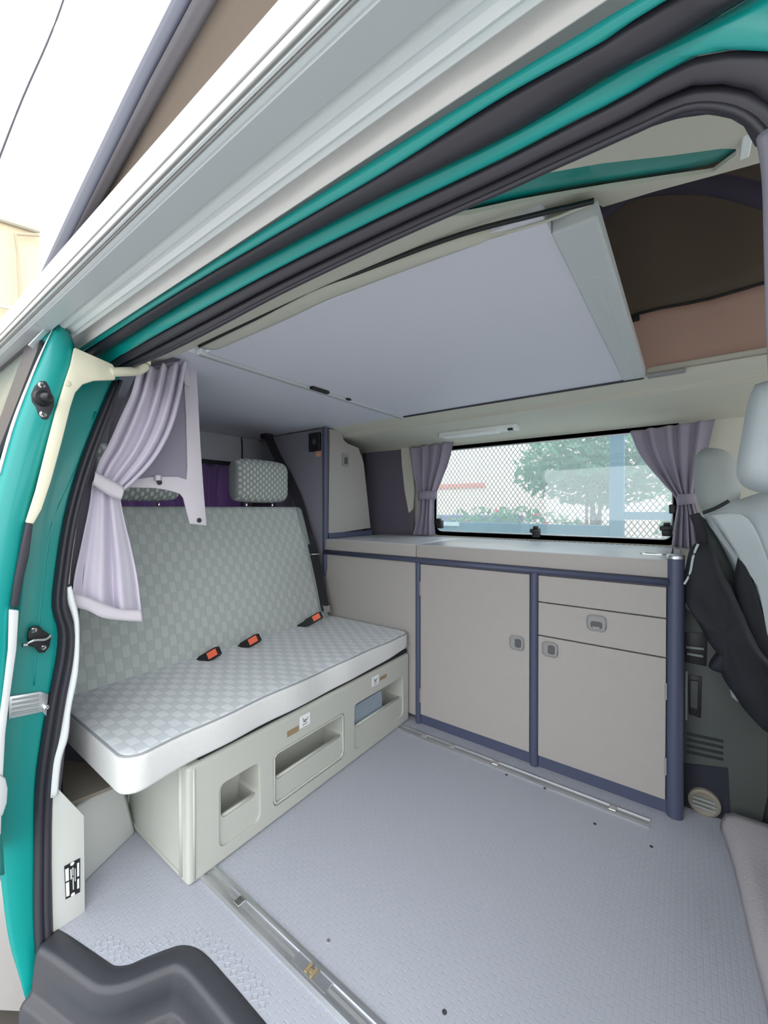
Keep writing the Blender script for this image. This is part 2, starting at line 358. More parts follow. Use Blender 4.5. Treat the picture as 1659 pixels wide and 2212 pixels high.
# side relief panel
o = mk('cut', prism([V((-1.30, -1.16, .175)), V((-1.47, -1.16, .24)), V((-1.47, -1.16, .02)), V((-1.11, -1.16, .02)), V((-1.11, -1.16, .125)), V((-1.125, -1.16, .14))], (0, .025, 0)), None)
cut.append(o)
boolean(base, cut)
for e_ in (0,):
    # frame around the middle pocket and lip rims
    y0, y1, z0, z1, zl = pk[1]
    ring = [V((XB - .004, a, b)) for a, b in rrect((y0 + y1) / 2, (z0 + z1) / 2, y1 - y0 - .014, z1 - z0 - .014, .018)]
    mk('pocket_frame', tube(ring, .0045, 8, closed=True), M['boxp'], bench, smooth=True)
for (y0, y1, z0, z1, zl) in pk:
    mk('pocket_lip', tube([V((XB - .018, y0 + .008, zl)), V((XB - .018, y1 - .004, zl))], .006, 10, 1), M['boxp'], bench, smooth=True)
mk('corner_ridge', tube([V((XB - .035, -1.139, .018)), V((XB - .035, -1.141, .33))], .006, 8, 1), M['boxp'], bench, smooth=True)
mk('corner_ridge', tube([V((XB - .001, -1.120, .012)), V((XB - .001, -1.120, .325))], .004, 8, 1), M['boxp'], bench, smooth=True)
mk('seat_frame', box((-1.60, -1.10, .3365), (XB - .012, -.015, .352)), M['black'], bench)
# dark hole and clear card in the far pocket
mk('storage_card', prism([V((XB - .030, a, b)) for a, b in rrect(-.30, .155, .20, .11, .02)], (-.003, 0, 0)), M['card'], bench, label='clear grey plastic card in the far pocket')
# stickers
def sticker(px, py, w, h, m, yrot=0, drawing=True):
    p = at(px, py, 'x', XB + .001); s = mk('sticker', box((XB, p.y - w / 2, p.z - h / 2), (XB + .0012, p.y + w / 2, p.z + h / 2)), m, bench)
    if drawing:
        n = bmesh.new()
        def ln(a, b, t=.0022): 
            A = V((XB + .0014, p.y + a[0] * w, p.z + a[1] * h)); B = V((XB + .0014, p.y + b[0] * w, p.z + b[1] * h)); tube([A, B], t / 2, 6, 1, bm=n)
        ln((-.25, .30), (-.12, -.02)); ln((-.12, -.02), (.20, .02)); ln((.20, .02), (.30, .2)); ln((-.05, .12), (.10, .05)); ln((-.2, -.06), (.12, -.1)); ln((-.28, -.26), (.28, -.24), .0012); ln((-.28, -.34), (.2, -.32), .0012)
        mk('pictogram', n, M['ink'], s)
sticker(659, 1556, .047, .042, M['paper']); sticker(633, 1580, .052, .020, M['brown'], drawing=False)
sticker(811, 1470, .047, .042, M['paper']); sticker(828, 1463, .050, .016, M['brown'], drawing=False)
# side warning triangle
n = bmesh.new(); Y = -1.1165
def qs(px, py): return at(px, py, 'y', Y)
a, b, c = qs(351, 1776), qs(347, 1792), qs(357, 1799)
for P_ in ([a, b], [b, c], [c, a], [qs(349, 1794), qs(357, 1801)], [qs(346, 1797), qs(361, 1812)]): tube(P_, .0012, 6, 1, bm=n)
for k in range(4): tube([qs(367, 1800 + 5 * k), qs(383, 1813 + 5 * k)], .0008, 6, 1, bm=n)
mk('warning_print', n, M['ink'], bench)
# seat cushion
def deform_seat(p):
    y = p.y; dip = .010 * math.exp(-((y + .62) / .10) ** 2) * max(0, (p.x + 1.3) / .22)
    crown = .012 * math.sin(math.pi * min(1, max(0, (y + 1.30) / 1.29))) * (1 if p.z > .38 else 0)
    sag = .02 * max(0, (-1.12 - y) / .18) if p.z < .38 else 0
    end = .0
    if y > -.35 and p.z < .40: end = .018 * (y + .35) / .35
    return V((p.x - .012 * math.exp(-((y + .60) / .12) ** 2) * (1 if p.x > -1.2 else 0) + .003 * math.sin(y * 23), p.y, p.z - dip + crown * .4 - sag * .6 + end))
sc = box((-1.66, -1.302, .352), (-1.068, -.008, .442), 0, cuts=None)
ve = [e for e in sc.edges if abs((e.verts[0].co - e.verts[1].co).z) > .05]
bmesh.ops.bevel(sc, geom=ve, offset=.055, segments=6, affect='EDGES', profile=.5)
he = [e for e in sc.edges if abs((e.verts[0].co - e.verts[1].co).z) < .01 and e.calc_face_angle(0) > 1]
bmesh.ops.bevel(sc, geom=he, offset=.014, segments=4, affect='EDGES', profile=.5)
for k in range(1, 40): bmesh.ops.bisect_plane(sc, geom=sc.verts[:] + sc.edges[:] + sc.faces[:], plane_co=(0, -1.302 + 1.294 * k / 40, 0), plane_no=(0, 1, 0))
for k in range(1, 12): bmesh.ops.bisect_plane(sc, geom=sc.verts[:] + sc.edges[:] + sc.faces[:], plane_co=(-1.66 + .592 * k / 12, 0, 0), plane_no=(1, 0, 0))
for v in sc.verts: v.co = deform_seat(v.co)
for f in sc.faces: 
    f.normal_update(); f.material_index = 0 if f.calc_center_median().z > .4405 - .004 and abs(f.normal.z) > .9 else 1
cushion = mk('seat_cushion', sc, [M['cush'], M['side']], bench, smooth=True, angle=50)
pl = []
x0, x1, y0, y1, r = -1.66 + .006, -1.068 - .006, -1.302 + .006, -.014, .05
for (cx, cy, a0) in ((x1 - r, y1 - r, 0), (x0 + r, y1 - r, 90), (x0 + r, y0 + r, 180), (x1 - r, y0 + r, 270)):
    for k in range(7): a = math.radians(a0 + 15 * k); pl.append(V((cx + r * math.cos(a), cy + r * math.sin(a), .4375)))
den = []
for i in range(len(pl)):
    A, B = pl[i], pl[(i + 1) % len(pl)]; m_ = max(1, int((B - A).length / .03))
    for k in range(m_): den.append(A.lerp(B, k / m_))
mk('piping', tube([deform_seat(q) for q in den], .0036, 8, closed=True), M['pipe'], cushion, smooth=True)
# backrest, built leaning
def lean(y, s, d):
    """s = distance up the front face, d = depth behind it"""
    bx, bz, tx, tz = -1.585, .425, -1.80, 1.075
    u = V((tx - bx, 0, tz - bz)).normalized(); nn = V((u.z, 0, -u.x)); return V((bx, y, bz)) + u * s - nn * d
L_ = .685
n = bmesh.new(); bmesh.ops.create_cube(n, size=1)
for v in n.verts: v.co = V((v.co.x * .13, -.655 + v.co.y * 1.235, L_ / 2 + v.co.z * L_))
bmesh.ops.bevel(n, geom=n.edges[:], offset=.032, segments=5, affect='EDGES', profile=.5)
for k in range(1, 24): bmesh.ops.bisect_plane(n, geom=n.verts[:] + n.edges[:] + n.faces[:], plane_co=(0, -1.27 + 1.235 * k / 24, 0), plane_no=(0, 1, 0))
for k in range(1, 12): bmesh.ops.bisect_plane(n, geom=n.verts[:] + n.edges[:] + n.faces[:], plane_co=(0, 0, L_ * k / 12), plane_no=(0, 0, 1))
for f in n.faces: f.normal_update(); f.material_index = 0 if f.normal.x > .5 and f.calc_center_median().y < -.085 else 1
for v in n.verts:
    x, y, s = v.co; bul = .018 * math.sin(math.pi * s / L_) * math.sin(math.pi * min(1, max(0, (y + 1.28) / 1.25)))
    yy = y if y < -.3 else y + (y + .3) * (-.09 * s / L_)
    q = lean(yy, s, .065 - x - bul * (1 if x > 0 else 0)); v.co = q
backrest = mk('backrest', n, [M['back'], M['cover2']], bench, smooth=True, angle=60)
mk('piping', tube([lean(-.115 - .0 * s, s * L_, -.002 - .016 * math.sin(math.pi * s)) for s in [.03, .15, .3, .45, .6, .75, .88, .97]], .0035, 8, 3), M['pipe'], backrest, smooth=True)
def headrest(yc, label):
    n = bmesh.new(); bmesh.ops.create_cube(n, size=1)
    for v in n.verts: v.co = V((v.co.x * .13, v.co.y * .335, v.co.z * .235))
    bmesh.ops.bevel(n, geom=[e for e in n.edges if abs((e.verts[0].co - e.verts[1].co).y) > .1], offset=.055, segments=7, affect='EDGES', profile=.5)
    bmesh.ops.bevel(n, geom=[e for e in n.edges if e.calc_face_angle(0) > 1], offset=.03, segments=5, affect='EDGES', profile=.5)
    for k in range(1, 10): bmesh.ops.bisect_plane(n, geom=n.verts[:] + n.edges[:] + n.faces[:], plane_co=(0, -.1675 + .335 * k / 10, 0), plane_no=(0, 1, 0))
    for v in n.verts:
        b_ = 1 - .22 * (abs(v.co.y) / .1675) ** 3
        v.co = V((v.co.x * b_, v.co.y, v.co.z * (1 - .10 * (abs(v.co.y) / .1675) ** 3)))
    for f in n.faces: f.normal_update(); f.material_index = 1 if abs(f.normal.y) > .75 else 0
    for v in n.verts: v.co = v.co + V((-1.865, yc, 1.207))
    h = mk('headrest', n, [M['hr'], M['cover2']], bench, smooth=True, angle=70)
    for d in (-.085, .085): mk('headrest_post', tube([V((-1.865, yc + d, 1.04)), V((-1.865, yc + d, 1.11))], .007, 10, 1), M['chrome'], h, smooth=True)
headrest(-.318, None); headrest(-.94, None)
# belt buckles between seat and backrest
def buckle(px, py, ang=0):
    p = at(px, py, 'x', -1.49); d = V((.72, .42, .50)).normalized(); s = V((-.45, -.05, .85)); s = (s - d * s.dot(d)).normalized(); u = s.cross(d).normalized()
    def bx(c0, c1, w, t, r=.004):
        n = bmesh.new(); bmesh.ops.create_cube(n, size=1)
        bmesh.ops.bevel(n, geom=n.edges[:], offset=.08, segments=2, affect='EDGES')
        for v in n.verts: v.co = p + d * (c0 + (v.co.z + .5) * (c1 - c0)) + s * v.co.x * w + u * v.co.y * t
        return n
    b = mk('belt_buckle', bx(-.085, .012, .038, .026), M['black'], bench)
    n = bmesh.new(); bmesh.ops.create_cube(n, size=1)
    for v in n.verts: v.co = p + d * (-.034 + (v.co.z + .5) * .042) + s * v.co.x * .026 + u * v.co.y * .030
    mk('release_button', n, M['orange'], b)
    mk('buckle_strap', bx(-.15, -.07, .030, .006), M['belt'], b)
buckle(468, 1408); buckle(555, 1379); buckle(690, 1330)

# ------------------------------------------------------------------ seat belt in the corner
def ribbon(pts, w, th=.002, side=None):
    P = catmull([V(p) for p in pts], 6); n = bmesh.new(); rows = []
    for i, p in enumerate(P):
        t = (P[min(i + 1, len(P) - 1)] - P[max(i - 1, 0)]).normalized(); s = (V(side) - t * t.dot(V(side))).normalized(); rows.append([p - s * w / 2, p - s * w / 6, p + s * w / 6, p + s * w / 2])
    return sheet(rows, th)
sb = empty('seat_belt', at(575, 945, 'x', -2.2), 'black seat belt falling past the right headrest to the bench corner', 'seat belt')
pp = [at(578, 940, 'y', -.035), at(598, 985, 'y', -.035), at(625, 1035, 'y', -.040), at(648, 1090, 'y', -.044), at(664, 1150, 'y', -.050), at(678, 1195, 'y', -.060)]
q2 = [at(678, 1195, 'y', -.060), lean(-.072, .44, -.012), lean(-.078, .30, -.018), lean(-.085, .16, -.02), lean(-.09, .06, -.02)]
mk('webbing', ribbon(pp, .052, side=(.62, .78, 0)), M['belt'], sb); mk('webbing', ribbon(q2, .050, side=(.3, 1, 0)), M['belt'], sb)
p = at(683, 1197, 'y', -.07); mk('belt_loop', tube([p + V((-.02, -.035, .0)), p + V((.02, .04, .0))], .0035, 8, 1), M['chrome'], sb, smooth=True)
mk('tongue', box(lean(-.105, .05, -.03), lean(-.07, .09, -.02), .002), M['chrome'], sb)
p = at(578, 945, 'y', -.05); mk('anchor_cover', box((p.x - .045, -.075, p.z - .01), (p.x + .02, -.02, p.z + .035), .008), M['belt'], sb, smooth=True, angle=40)

# ------------------------------------------------------------------ kitchen cabinet
X1, X2 = -1.03, -.471
kc = empty('kitchen_cabinet', (-.5, .2, 0), 'long grey laminate kitchen cabinet with slate-blue tube posts below the window', 'cabinet')
mk('body', box((X1, .004, .05), (-.004, .58, .80)), M['lamside'], kc)
mk('kick_board', box((X1, -.006, 0), (0, .006, .047), .002), M['post'], kc)
def handle(c, ax_h, parent, flip=1, w=.060, h=.060):
    cx, cz = c
    pts = [V((a, -.019, b)) for a, b in rrect(cx, cz, w, h, .016)]
    H = mk('handle', prism(pts, (0, .004, 0)), M['hand'], parent)
    ring = [V((a, -.020, b)) for a, b in rrect(cx, cz, w - .004, h - .004, .015)]
    mk('handle_rim', tube(ring, .0025, 8, closed=True), M['hand'], H, smooth=True)
    # dark finger recess and paddle
    if ax_h == 'h':
        mk('finger_recess', prism([V((a, -.0205, b)) for a, b in rrect(cx, cz - .006, w * .60, h * .42, .008)], (0, .002, 0)), M['hand_d'], H)
        mk('paddle', box((cx - .012, -.023, cz - .022), (cx + .012, -.020, cz - .012), .001), M['hand'], H)
    else:
        mk('finger_recess', prism([V((a, -.0205, b)) for a, b in rrect(cx + .006 * flip, cz, w * .42, h * .60, .008)], (0, .002, 0)), M['hand_d'], H)
        mk('paddle', box((cx - .012 * flip - .005, -.023, cz - .016), (cx - .012 * flip + .005, -.020, cz + .016), .001), M['hand'], H)
M['hand'] = mat('grey_handle_plastic', (146, 146, 146), .4); M['hand_d'] = mat('handle_recess_grey', (84, 84, 88), .5)
d1 = mk('door', box((X1 + .018, -.016, .050), (X2 - .018, .002, .785), .0015), M['lam'], kc); handle((-.540, .493), 'v', d1, 1)
d2 = mk('door', box((X2 + .018, -.016, .050), (-.026, .002, .539), .0015), M['lam'], kc); handle((-.407, .493), 'v', d2, 1)
dr = mk('drawer', box((X2 + .018, -.016, .544), (-.026, .002, .675), .0015), M['lam'], kc); handle((-.241, .626), 'h', dr, w=.066)
mk('fascia', box((X2 + .018, -.016, .680), (-.026, .002, .785), .0015), M['lam'], kc)
for z in (.666, .142): mk('hinge', box((X1 + .013, -.019, z - .035), (X1 + .021, -.012, z + .035), .002), M['hand'], d1)
for z in (.426, .167): mk('hinge', box((-.030, -.019, z - .03), (-.022, -.012, z + .03), .002), M['hand'], d2)
for x, r in ((X1, .0155), (X2, .018)): mk('post', lathe((x, -.004, 0), (0, 0, 1), [(0, r), (.80, r)], 20), M['post'], kc, smooth=True, angle=40)
pc = mk('post', lathe((0, -.002, 0), (0, 0, 1), [(0, .025), (.885, .025)], 28), M['post'], kc, smooth=True, angle=40)
mk('post_cap', lathe((0, -.002, .885), (0, 0, 1), [(0, .026), (.010, .026), (.014, .023), (.015, .012)], 28), M['alu'], pc, smooth=True, angle=40)
mk('end_panel', box((-.012, .01, .03), (.008, .58, .88)), M['lamside'], kc)
# rear unit beside the bench
su = empty('side_cabinet', (-1.35, .2, 0), 'plain grey laminate cabinet beside the bench end, left of the kitchen doors', 'cabinet')
mk('body', box((-1.66, .010, .02), (X1 - .016, .58, .80)), M['lamside'], su)
mk('front_panel', box((-1.665, -.004, .03), (X1 - .016, .009, .795), .001), M['lam'], su)
# worktop with two lids
wt = empty('worktop', (-.8, .3, .81), 'pale grey laminate worktop with two hinged lids and a slate-blue front rail', 'worktop')
M['top'] = mat('pale_laminate_top', (206, 208, 212), .30)
def lid(x0, x1):
    n = box((x0, -.012, .815), (x1, .60, .880), .006, 3); 
    for f in n.faces: f.normal_update(); f.material_index = 1 if f.normal.z > .7 else 0
    return mk('lid', n, [M['lam'], M['top']], wt, smooth=True, angle=35)
# lid split runs slightly askew in the photo because it is seen obliquely
lid(-1.665, -1.043); l2 = lid(-1.040, -.020)
mk('front_rail', tube([V((-1.665, -.014, .803)), V((-.02, -.014, .803))], .0125, 14, 1), M['post'], wt, smooth=True)
n = bmesh.new()
for k in range(34): x = -.86 + k * .0245; box((x, .565, .8798), (x + .012, .574, .8808), bm=n)
mk('air_slots', n, M['black'], wt, kind='stuff')
p = at(1410, 1197, 'z', .88); lp = mk('latch_plate', prism([V((a, b, .880)) for a, b in rrect(p.x, p.y, .085, .038, .014)], (0, 0, .003)), M['chrome'], l2)
mk('latch_slot', box((p.x - .025, p.y - .008, .8832), (p.x + .012, p.y + .006, .884)), M['black'], lp)

# ------------------------------------------------------------------ wardrobe in the rear corner
wd = empty('wardrobe', (-1.9, .2, .88), 'tall grey corner wardrobe with a slate-blue post behind the bench', 'wardrobe')
mk('side_panel', box((-2.25, .0, .45), (-1.675, .012, 1.528)), M['lamside'], wd)
fr = [(.020, 1.528), (.130, 1.532), (.160, 1.46), (.185, 1.425), (.24, 1.41), (.33, 1.37), (.355, 1.33), (.385, 1.15), (.412, .905), (.020, .905)]
fr = [(at(712, 925, 'x', -1.67).y, 1.526)] + [(q.y, q.z) for q in (at(736, 925, 'x', -1.67), at(742, 950, 'x', -1.67), at(750, 958, 'x', -1.67), at(774, 968, 'x', -1.67), at(785, 1000, 'x', -1.67), at(800, 1140, 'x', -1.67))] + [(.020, .905)]
fr[1] = (fr[1][0], 1.528)
dw = mk('door', prism([V((-1.668, a, b)) for a, b in fr], (-.016, 0, 0)), M['lam2'] if 'lam2' in M else M['lam'], wd)
mk('plinth', box((-1.69, .02, .881), (-1.662, .43, .912), .002), M['post'], wd)
mk('post', lathe((-1.672, -.002, .66), (0, 0, 1), [(0, .006), (.05, .0165), (.868, .0165)], 18), M['post'], wd, smooth=True, angle=50)
p = at(748, 993, 'x', -1.66); H = mk('handle', prism([V((-1.668, a, b)) for a, b in rrect(p.y, p.z, .062, .082, .016)], (.005, 0, 0)), M['hand'], dw)
mk('finger_recess', prism([V((-1.663, a, b)) for a, b in rrect(p.y, p.z - .006, .03, .042, .008)], (.002, 0, 0)), M['hand_d'], H)
p = at(685, 955, 'y', -.002); sk = mk('switch_box', box((p.x - .055, -.022, p.z - .055), (p.x + .035, .0, p.z + .055), .006), M['black'], wd)
mk('switch_symbol', prism([V((a, -.0235, b)) for a, b in rrect(p.x - .004, p.z, .026, .032, .006)], (0, .002, 0)), M['hand_d'], sk)
p = at(690, 979, 'y', -.002); mk('warning_sticker', box((p.x - .03, -.003, p.z - .018), (p.x + .012, 0, p.z + .018)), mat('peach_sticker', (226, 168, 138), .6), wd)

# ------------------------------------------------------------------ far wall with window
ZC = 1.539
n = bmesh.new()
wx0, wx1, wz0, wz1 = -1.285, -.0, .895, 1.455
for a, b in (((-2.42, .60, -.05), (wx0, .64, 1.60)), ((wx1, .60, -.05), (.33, .64, 1.60)), ((.33, .60, -.05), (1.5, .64, .98)), ((.33, .60, 1.42), (1.5, .64, 1.60)), ((1.5, .60, -.05), (1.6, .64, 1.60)), ((wx0, .60, -.05), (wx1, .64, wz0)), ((wx0, .60, wz1), (wx1, .64, 1.60))): box(a, b, bm=n)
mk('wall_far', n, M['head'], kind='structure', label='beige lined side wall around the kitchen window', cat='wall')
win = empty('window_1', (-.65, .6, .9), 'wide sliding side window above the worktop with black frame', 'window', kind='structure')
fr_o = rrect((wx0 + wx1) / 2, (wz0 + wz1) / 2, wx1 - wx0 + .02, wz1 - wz0 + .02, .05); fr_i = rrect((wx0 + wx1) / 2, (wz0 + wz1) / 2 - .008, wx1 - wx0 - .04, wz1 - wz0 - .044, .04)
n = bmesh.new(); A = [n.verts.new((a, .595, b)) for a, b in fr_o]; B = [n.verts.new((a, .595, b)) for a, b in fr_i]; k_ = len(A)
for i in range(k_): n.faces.new((A[i], A[(i + 1) % k_], B[(i + 1) % k_], B[i]))
bmesh.ops.solidify(n, geom=n.faces[:], thickness=-.02); mk('frame', n, M['black'], win)
mk('inner_seal', tube([V((a, .592, b)) for a, b in rrect((wx0 + wx1) / 2, (wz0 + wz1) / 2 - .008, wx1 - wx0 - .046, wz1 - wz0 - .050, .038)], .004, 8, closed=True), M['alu'], win, smooth=True)
mk('pane', box((wx0 + .015, .606, wz0 + .015), (wx1 - .015, .610, wz1 - .015)), M['glass'], win)
def latch(px, py):
    p = at(px, py, 'y', .585); n = box((p.x - .020, .555, p.z - .030), (p.x + .020, .59, p.z + .022), .006); box((p.x - .028, .545, p.z - .004), (p.x + .022, .575, p.z + .018), .004, bm=n); box((p.x - .013, .55, p.z + .018), (p.x + .013, .575, p.z + .034), .005, bm=n); mk('latch', n, M['black'], win, smooth=True, angle=40)
latch(1160, 1149); latch(952, 1131); latch(1441, 1144)
p = at(1452, 1100, 'y', .575); mk('stay_rod', tube([at(1452, 1060, 'y', .57), at(1453, 1150, 'y', .57)], .003, 8, 1), M['chrome'], win, smooth=True); mk('stay_knob', box((p.x - .012, .56, p.z - .02), (p.x + .012, .59, p.z + .022), .005), M['black'], win)
# headliner : curved beam between window and bed boards
prof = [(.05, 1.545), (.075, 1.530), (.16, 1.512), (.17, 1.500), (.30, 1.497), (.42, 1.490), (.50, 1.478), (.56, 1.462), (.60, 1.445), (.605, 1.43)]
prof = [V((0, a, b)) for a, b in prof]; prof = catmull(prof, 3)
mk('ceiling', sheet([[V((x, q.y, q.z)) for q in prof] for x in (-2.42, -1.67, -1.2, -.6, -.1, .3, .8)], .006), M['head'], kind='structure', smooth=True, label='beige moulded headliner along the far side above the window', cat='ceiling')
lamp = empty('ceiling_lamp', at(1036, 920, 'y', .40), 'slim white strip lamp on the headliner above the window', 'lamp')
a, b = at(955, 931, 'y', .42), at(1120, 912, 'y', .42)
mk('housing', box((a.x, .372, 1.466), (b.x, .448, 1.502), .010, 3), M['white'], lamp, smooth=True, angle=40)
mk('diffuser', box((a.x + .03, .366, 1.460), (b.x - .10, .425, 1.475), .006, 3), mat('lamp_diffuser', (240, 244, 244), .3), lamp, smooth=True, angle=40)
mk('switch', box((b.x - .040, .366, 1.462), (b.x - .014, .385, 1.474), .002), M['black'], lamp)
mk('end_cap', box((a.x - .015, .40, 1.480), (a.x + .008, .44, 1.498), .004), M['black'], lamp)
# dark curtain panel and beige pillar left of the window
mk('window_blind', sheet([[V((at(px, py, 'y', .575).x, .575 + .008 * noise.noise(V((px * .03, py * .02, 1))), at(px, py, 'y', .575).z)) for px, py in r] for r in [[(785 + (895 - 785) * u / 12, 968 - 6 * u / 12 + (1156 - 962) * v / 14) for u in range(13)] for v in range(15)]], .004), M['darkcl'], smooth=True, label='dark grey cloth blind over the rear side window beside the wardrobe', cat='blind')
P_ = [at(868, 962, 'y', .57), at(893, 962, 'y', .57), at(893, 1010, 'y', .57), at(896, 1060, 'y', .57), at(893, 1100, 'y', .57), at(885, 1108, 'y', .57), at(876, 1060, 'y', .57), at(870, 1000, 'y', .57)]
mk('trim_2', prism(P_, (0, -.012, 0)), M['head'], kind='structure', label='narrow beige pillar trim beside the left window curtain', cat='trim')

# ------------------------------------------------------------------ curtains of the kitchen window
def tied(name, Lp, Rp, y, folds, amp, tie, m, label, nrm=(0, -1, 0)):
    L = [at(a, b, 'y', y) for a, b in Lp]; R = [at(a, b, 'y', y) for a, b in Rp]
    t = empty(name, (L[-1] + R[-1]) / 2, label, 'curtain')
    mk('cloth', drape(L, R, 40, 72, folds, amp, nrm, seed=len(Lp)), m, t, smooth=True)
    ty = [at(a, b, 'y', y - .035) for a, b in tie]
    A = resample([ty[0], ty[1]], 12); B = resample([ty[3], ty[2]], 12)
    rows = [[A[i].lerp(B[i], j / 3) + V((0, -.016 * math.sin(math.pi * i / 11), 0)) for j in range(4)] for i in range(12)]
    mk('tieback', sheet(rows, .003), m, t, smooth=True); return t
tied('window_curtain', [(885, 968), (893, 1020), (905, 1070), (905, 1110), (893, 1156)], [(980, 952), (968, 1000), (948, 1050), (937, 1085), (940, 1156)], .545, 4, lambda v: .010 + .004 * math.sin(3 * v), [(903, 1062), (942, 1060), (944, 1078), (903, 1080)], M['curtd'], 'mauve-grey curtain tied back at the left end of the kitchen window')
tied('window_curtain', [(1362, 932), (1385, 985), (1430, 1040), (1462, 1080), (1458, 1130), (1452, 1180)], [(1545, 905), (1530, 970), (1512, 1030), (1500, 1078), (1515, 1130), (1528, 1192)], .52, 5, lambda v: .013 - .005 * math.sin(math.pi * v), [(1462, 1068), (1503, 1066), (1504, 1088), (1462, 1092)], M['curtd'], 'mauve-grey curtain tied back at the right end of the kitchen window')

# ------------------------------------------------------------------ bed boards overhead
fb = empty('bed_board', (-.6, -.5, ZC), 'pale blue-grey overhead bed board beside the open roof hatch', 'board')
mk('panel', box((-1.165, -1.03, ZC), (-.165, .063, ZC + .02)), M['board'], fb)
nt_ = box((-.165, -.965, ZC - .003), (-.092, .063, ZC + .028), .004, 2); mk('edge_strip', nt_, M['boardedge'], fb)
P_ = [at(a, b, 'z', ZC - .004) for a, b in ((1268, 603), (1295, 598), (1333, 712), (1352, 780), (1375, 818), (1340, 812), (1322, 700))]
mk('tape_piece', prism(P_, (0, 0, .003)), M['boardedge'], fb)
rb = empty('bed_board', (-1.7, -.5, ZC), 'grey overhead bed board above the bench backrest', 'board')
mk('panel', box((-2.42, -1.15, ZC), (-1.195, .063, ZC + .02)), M['board'], rb)
n = box((-1.193, -1.045, ZC - .008), (-1.167, .075, ZC + .01), .002); mk('track_strip', n, M['boardedge'], rb)
mk('track_groove', box((-1.184, -1.04, ZC - .0095), (-1.1815, .072, ZC - .007)), M['hand'], rb)
p, q = at(676, 838, 'z', ZC - .01), at(722, 848, 'z', ZC - .01)
mk('pull_handle', box((-1.168, p.y, ZC - .012), (-1.148, q.y, ZC - .001), .004), M['black'], rb)
p = at(765, 858, 'z', ZC); mk('stop_clip', box((-1.168, p.y - .012, ZC - .008), (-1.155, p.y + .012, ZC), .002), M['black'], rb)
mk('bed_edge_trim', box((-1.160, .054, ZC - .007), (-.10, .0625, ZC - .0005)), M['rubber'], fb)

# ------------------------------------------------------------------ near side headliner trim with the dark slot
slot = [(330, 775), (430, 748), (600, 665), (700, 618), (830, 567), (1000, 505), (1165, 462), (1240, 445), (1283, 434)]
SL = [at(a, b, 'z', ZC) for a, b in slot]
inn = [(250, 800), (330, 778), (450, 722), (600, 643), (830, 530), (1080, 418), (1180, 372), (1280, 328), (1380, 284), (1480, 247), (1555, 246), (1608, 275), (1630, 315), (1640, 345)]
# trim plane through the x direction
PT = V((0, -1.06, 1.539)); u_ = V((0, -.17, -.065)).normalized(); NT = V((1, 0, 0)).cross(u_).normalized()
near = mk('trim_3', strip([at(470, 752, 'z', ZC - .006)] + [at(a, b + 30, 'z', ZC - .006) for a, b in slot[2:-3]] + [at(1165, 486, 'z', ZC - .006), at(1215, 468, 'z', ZC - .006), at(1278, 440, 'z', ZC - .006)], [atp(a, b, PT, NT) for a, b in slot[1:]], 40, 3, .004, (0, 0, -1), .004), M['head'], kind='structure', smooth=True, label='beige inner header trim above the door opening, split by a thin dark slot', cat='trim')
mk('slot', tube([at(a, b, 'z', ZC - .014) for a, b in slot[1:]], .0042, 8, 4), M['black'], near, smooth=True)
# outer part of the trim as a patch with an elongated hole showing teal metal
upper = [atp(a, b - 14, PT, NT) for a, b in inn]
lower = [atp(a, b, PT, NT) for a, b in [(300, 800)] + slot[1:] + [(1300, 448), (1420, 412), (1540, 380), (1659, 347)]]
hU = [(948, 470), (1000, 448), (1100, 405), (1175, 375), (1300, 353), (1450, 336), (1560, 321), (1588, 322)]
hL = [(950, 472), (1020, 462), (1120, 440), (1220, 422), (1320, 405), (1450, 385), (1540, 372), (1590, 335)]
n = bmesh.new()
def patch(A, B, n_=40, th=.008, b_=.0): strip(A, B, n_, 4, b_, NT, th, bm=n, sm=2)
def lp(poly, x):  # y of a pixel polyline at x
    for (x0, y0), (x1, y1) in zip(poly, poly[1:]):
        if x0 <= x <= x1: return y0 + (y1 - y0) * (x - x0) / max(1e-6, x1 - x0)
    return poly[-1][1] if x > poly[-1][0] else poly[0][1]
low_px = [(300, 800)] + slot[1:] + [(1300, 448), (1420, 412), (1540, 380), (1659, 347)]
up_px = [(a, b - 14) for a, b in inn]
xs = [300 + 20 * k for k in range(0, 33)]
T = lambda pts: [atp(a, b, PT, NT) for a, b in pts]
def grid(xa, polyA, polyB, k=5): return [[atp(x, lp(polyA, x) + (lp(polyB, x) - lp(polyA, x)) * j / k, PT, NT) for j in range(k + 1)] for x in xa]
n = bmesh.new()
sheet(grid([250 + 14 * k for k in range(51)], up_px, low_px), .006, n)
xr = [950 + 16 * k for k in range(41)]
sheet(grid(xr, up_px, hU), .006, n); sheet(grid(xr, hL, low_px), .006, n)
sheet(grid([1590, 1600, 1612, 1625, 1640, 1659], up_px, low_px), .006, n)
mk('header_panel', n, M['head'], near, smooth=True, angle=40)
mk('roof_frame', sheet([[q + V((0, 0, .012)) for q in r] for r in grid([930 + 16 * k for k in range(44)], [(900, 440), (1175, 345), (1450, 300), (1650, 290)], [(900, 520), (1220, 435), (1450, 396), (1570, 360), (1650, 325)])], .006), M['teal'], near, smooth=True)
p = atp(1617, 300, PT, NT); mk('trim_clip', box(p - V((.008, .03, .008)), p + V((.004, .03, .002)), .002), M['white'], near)

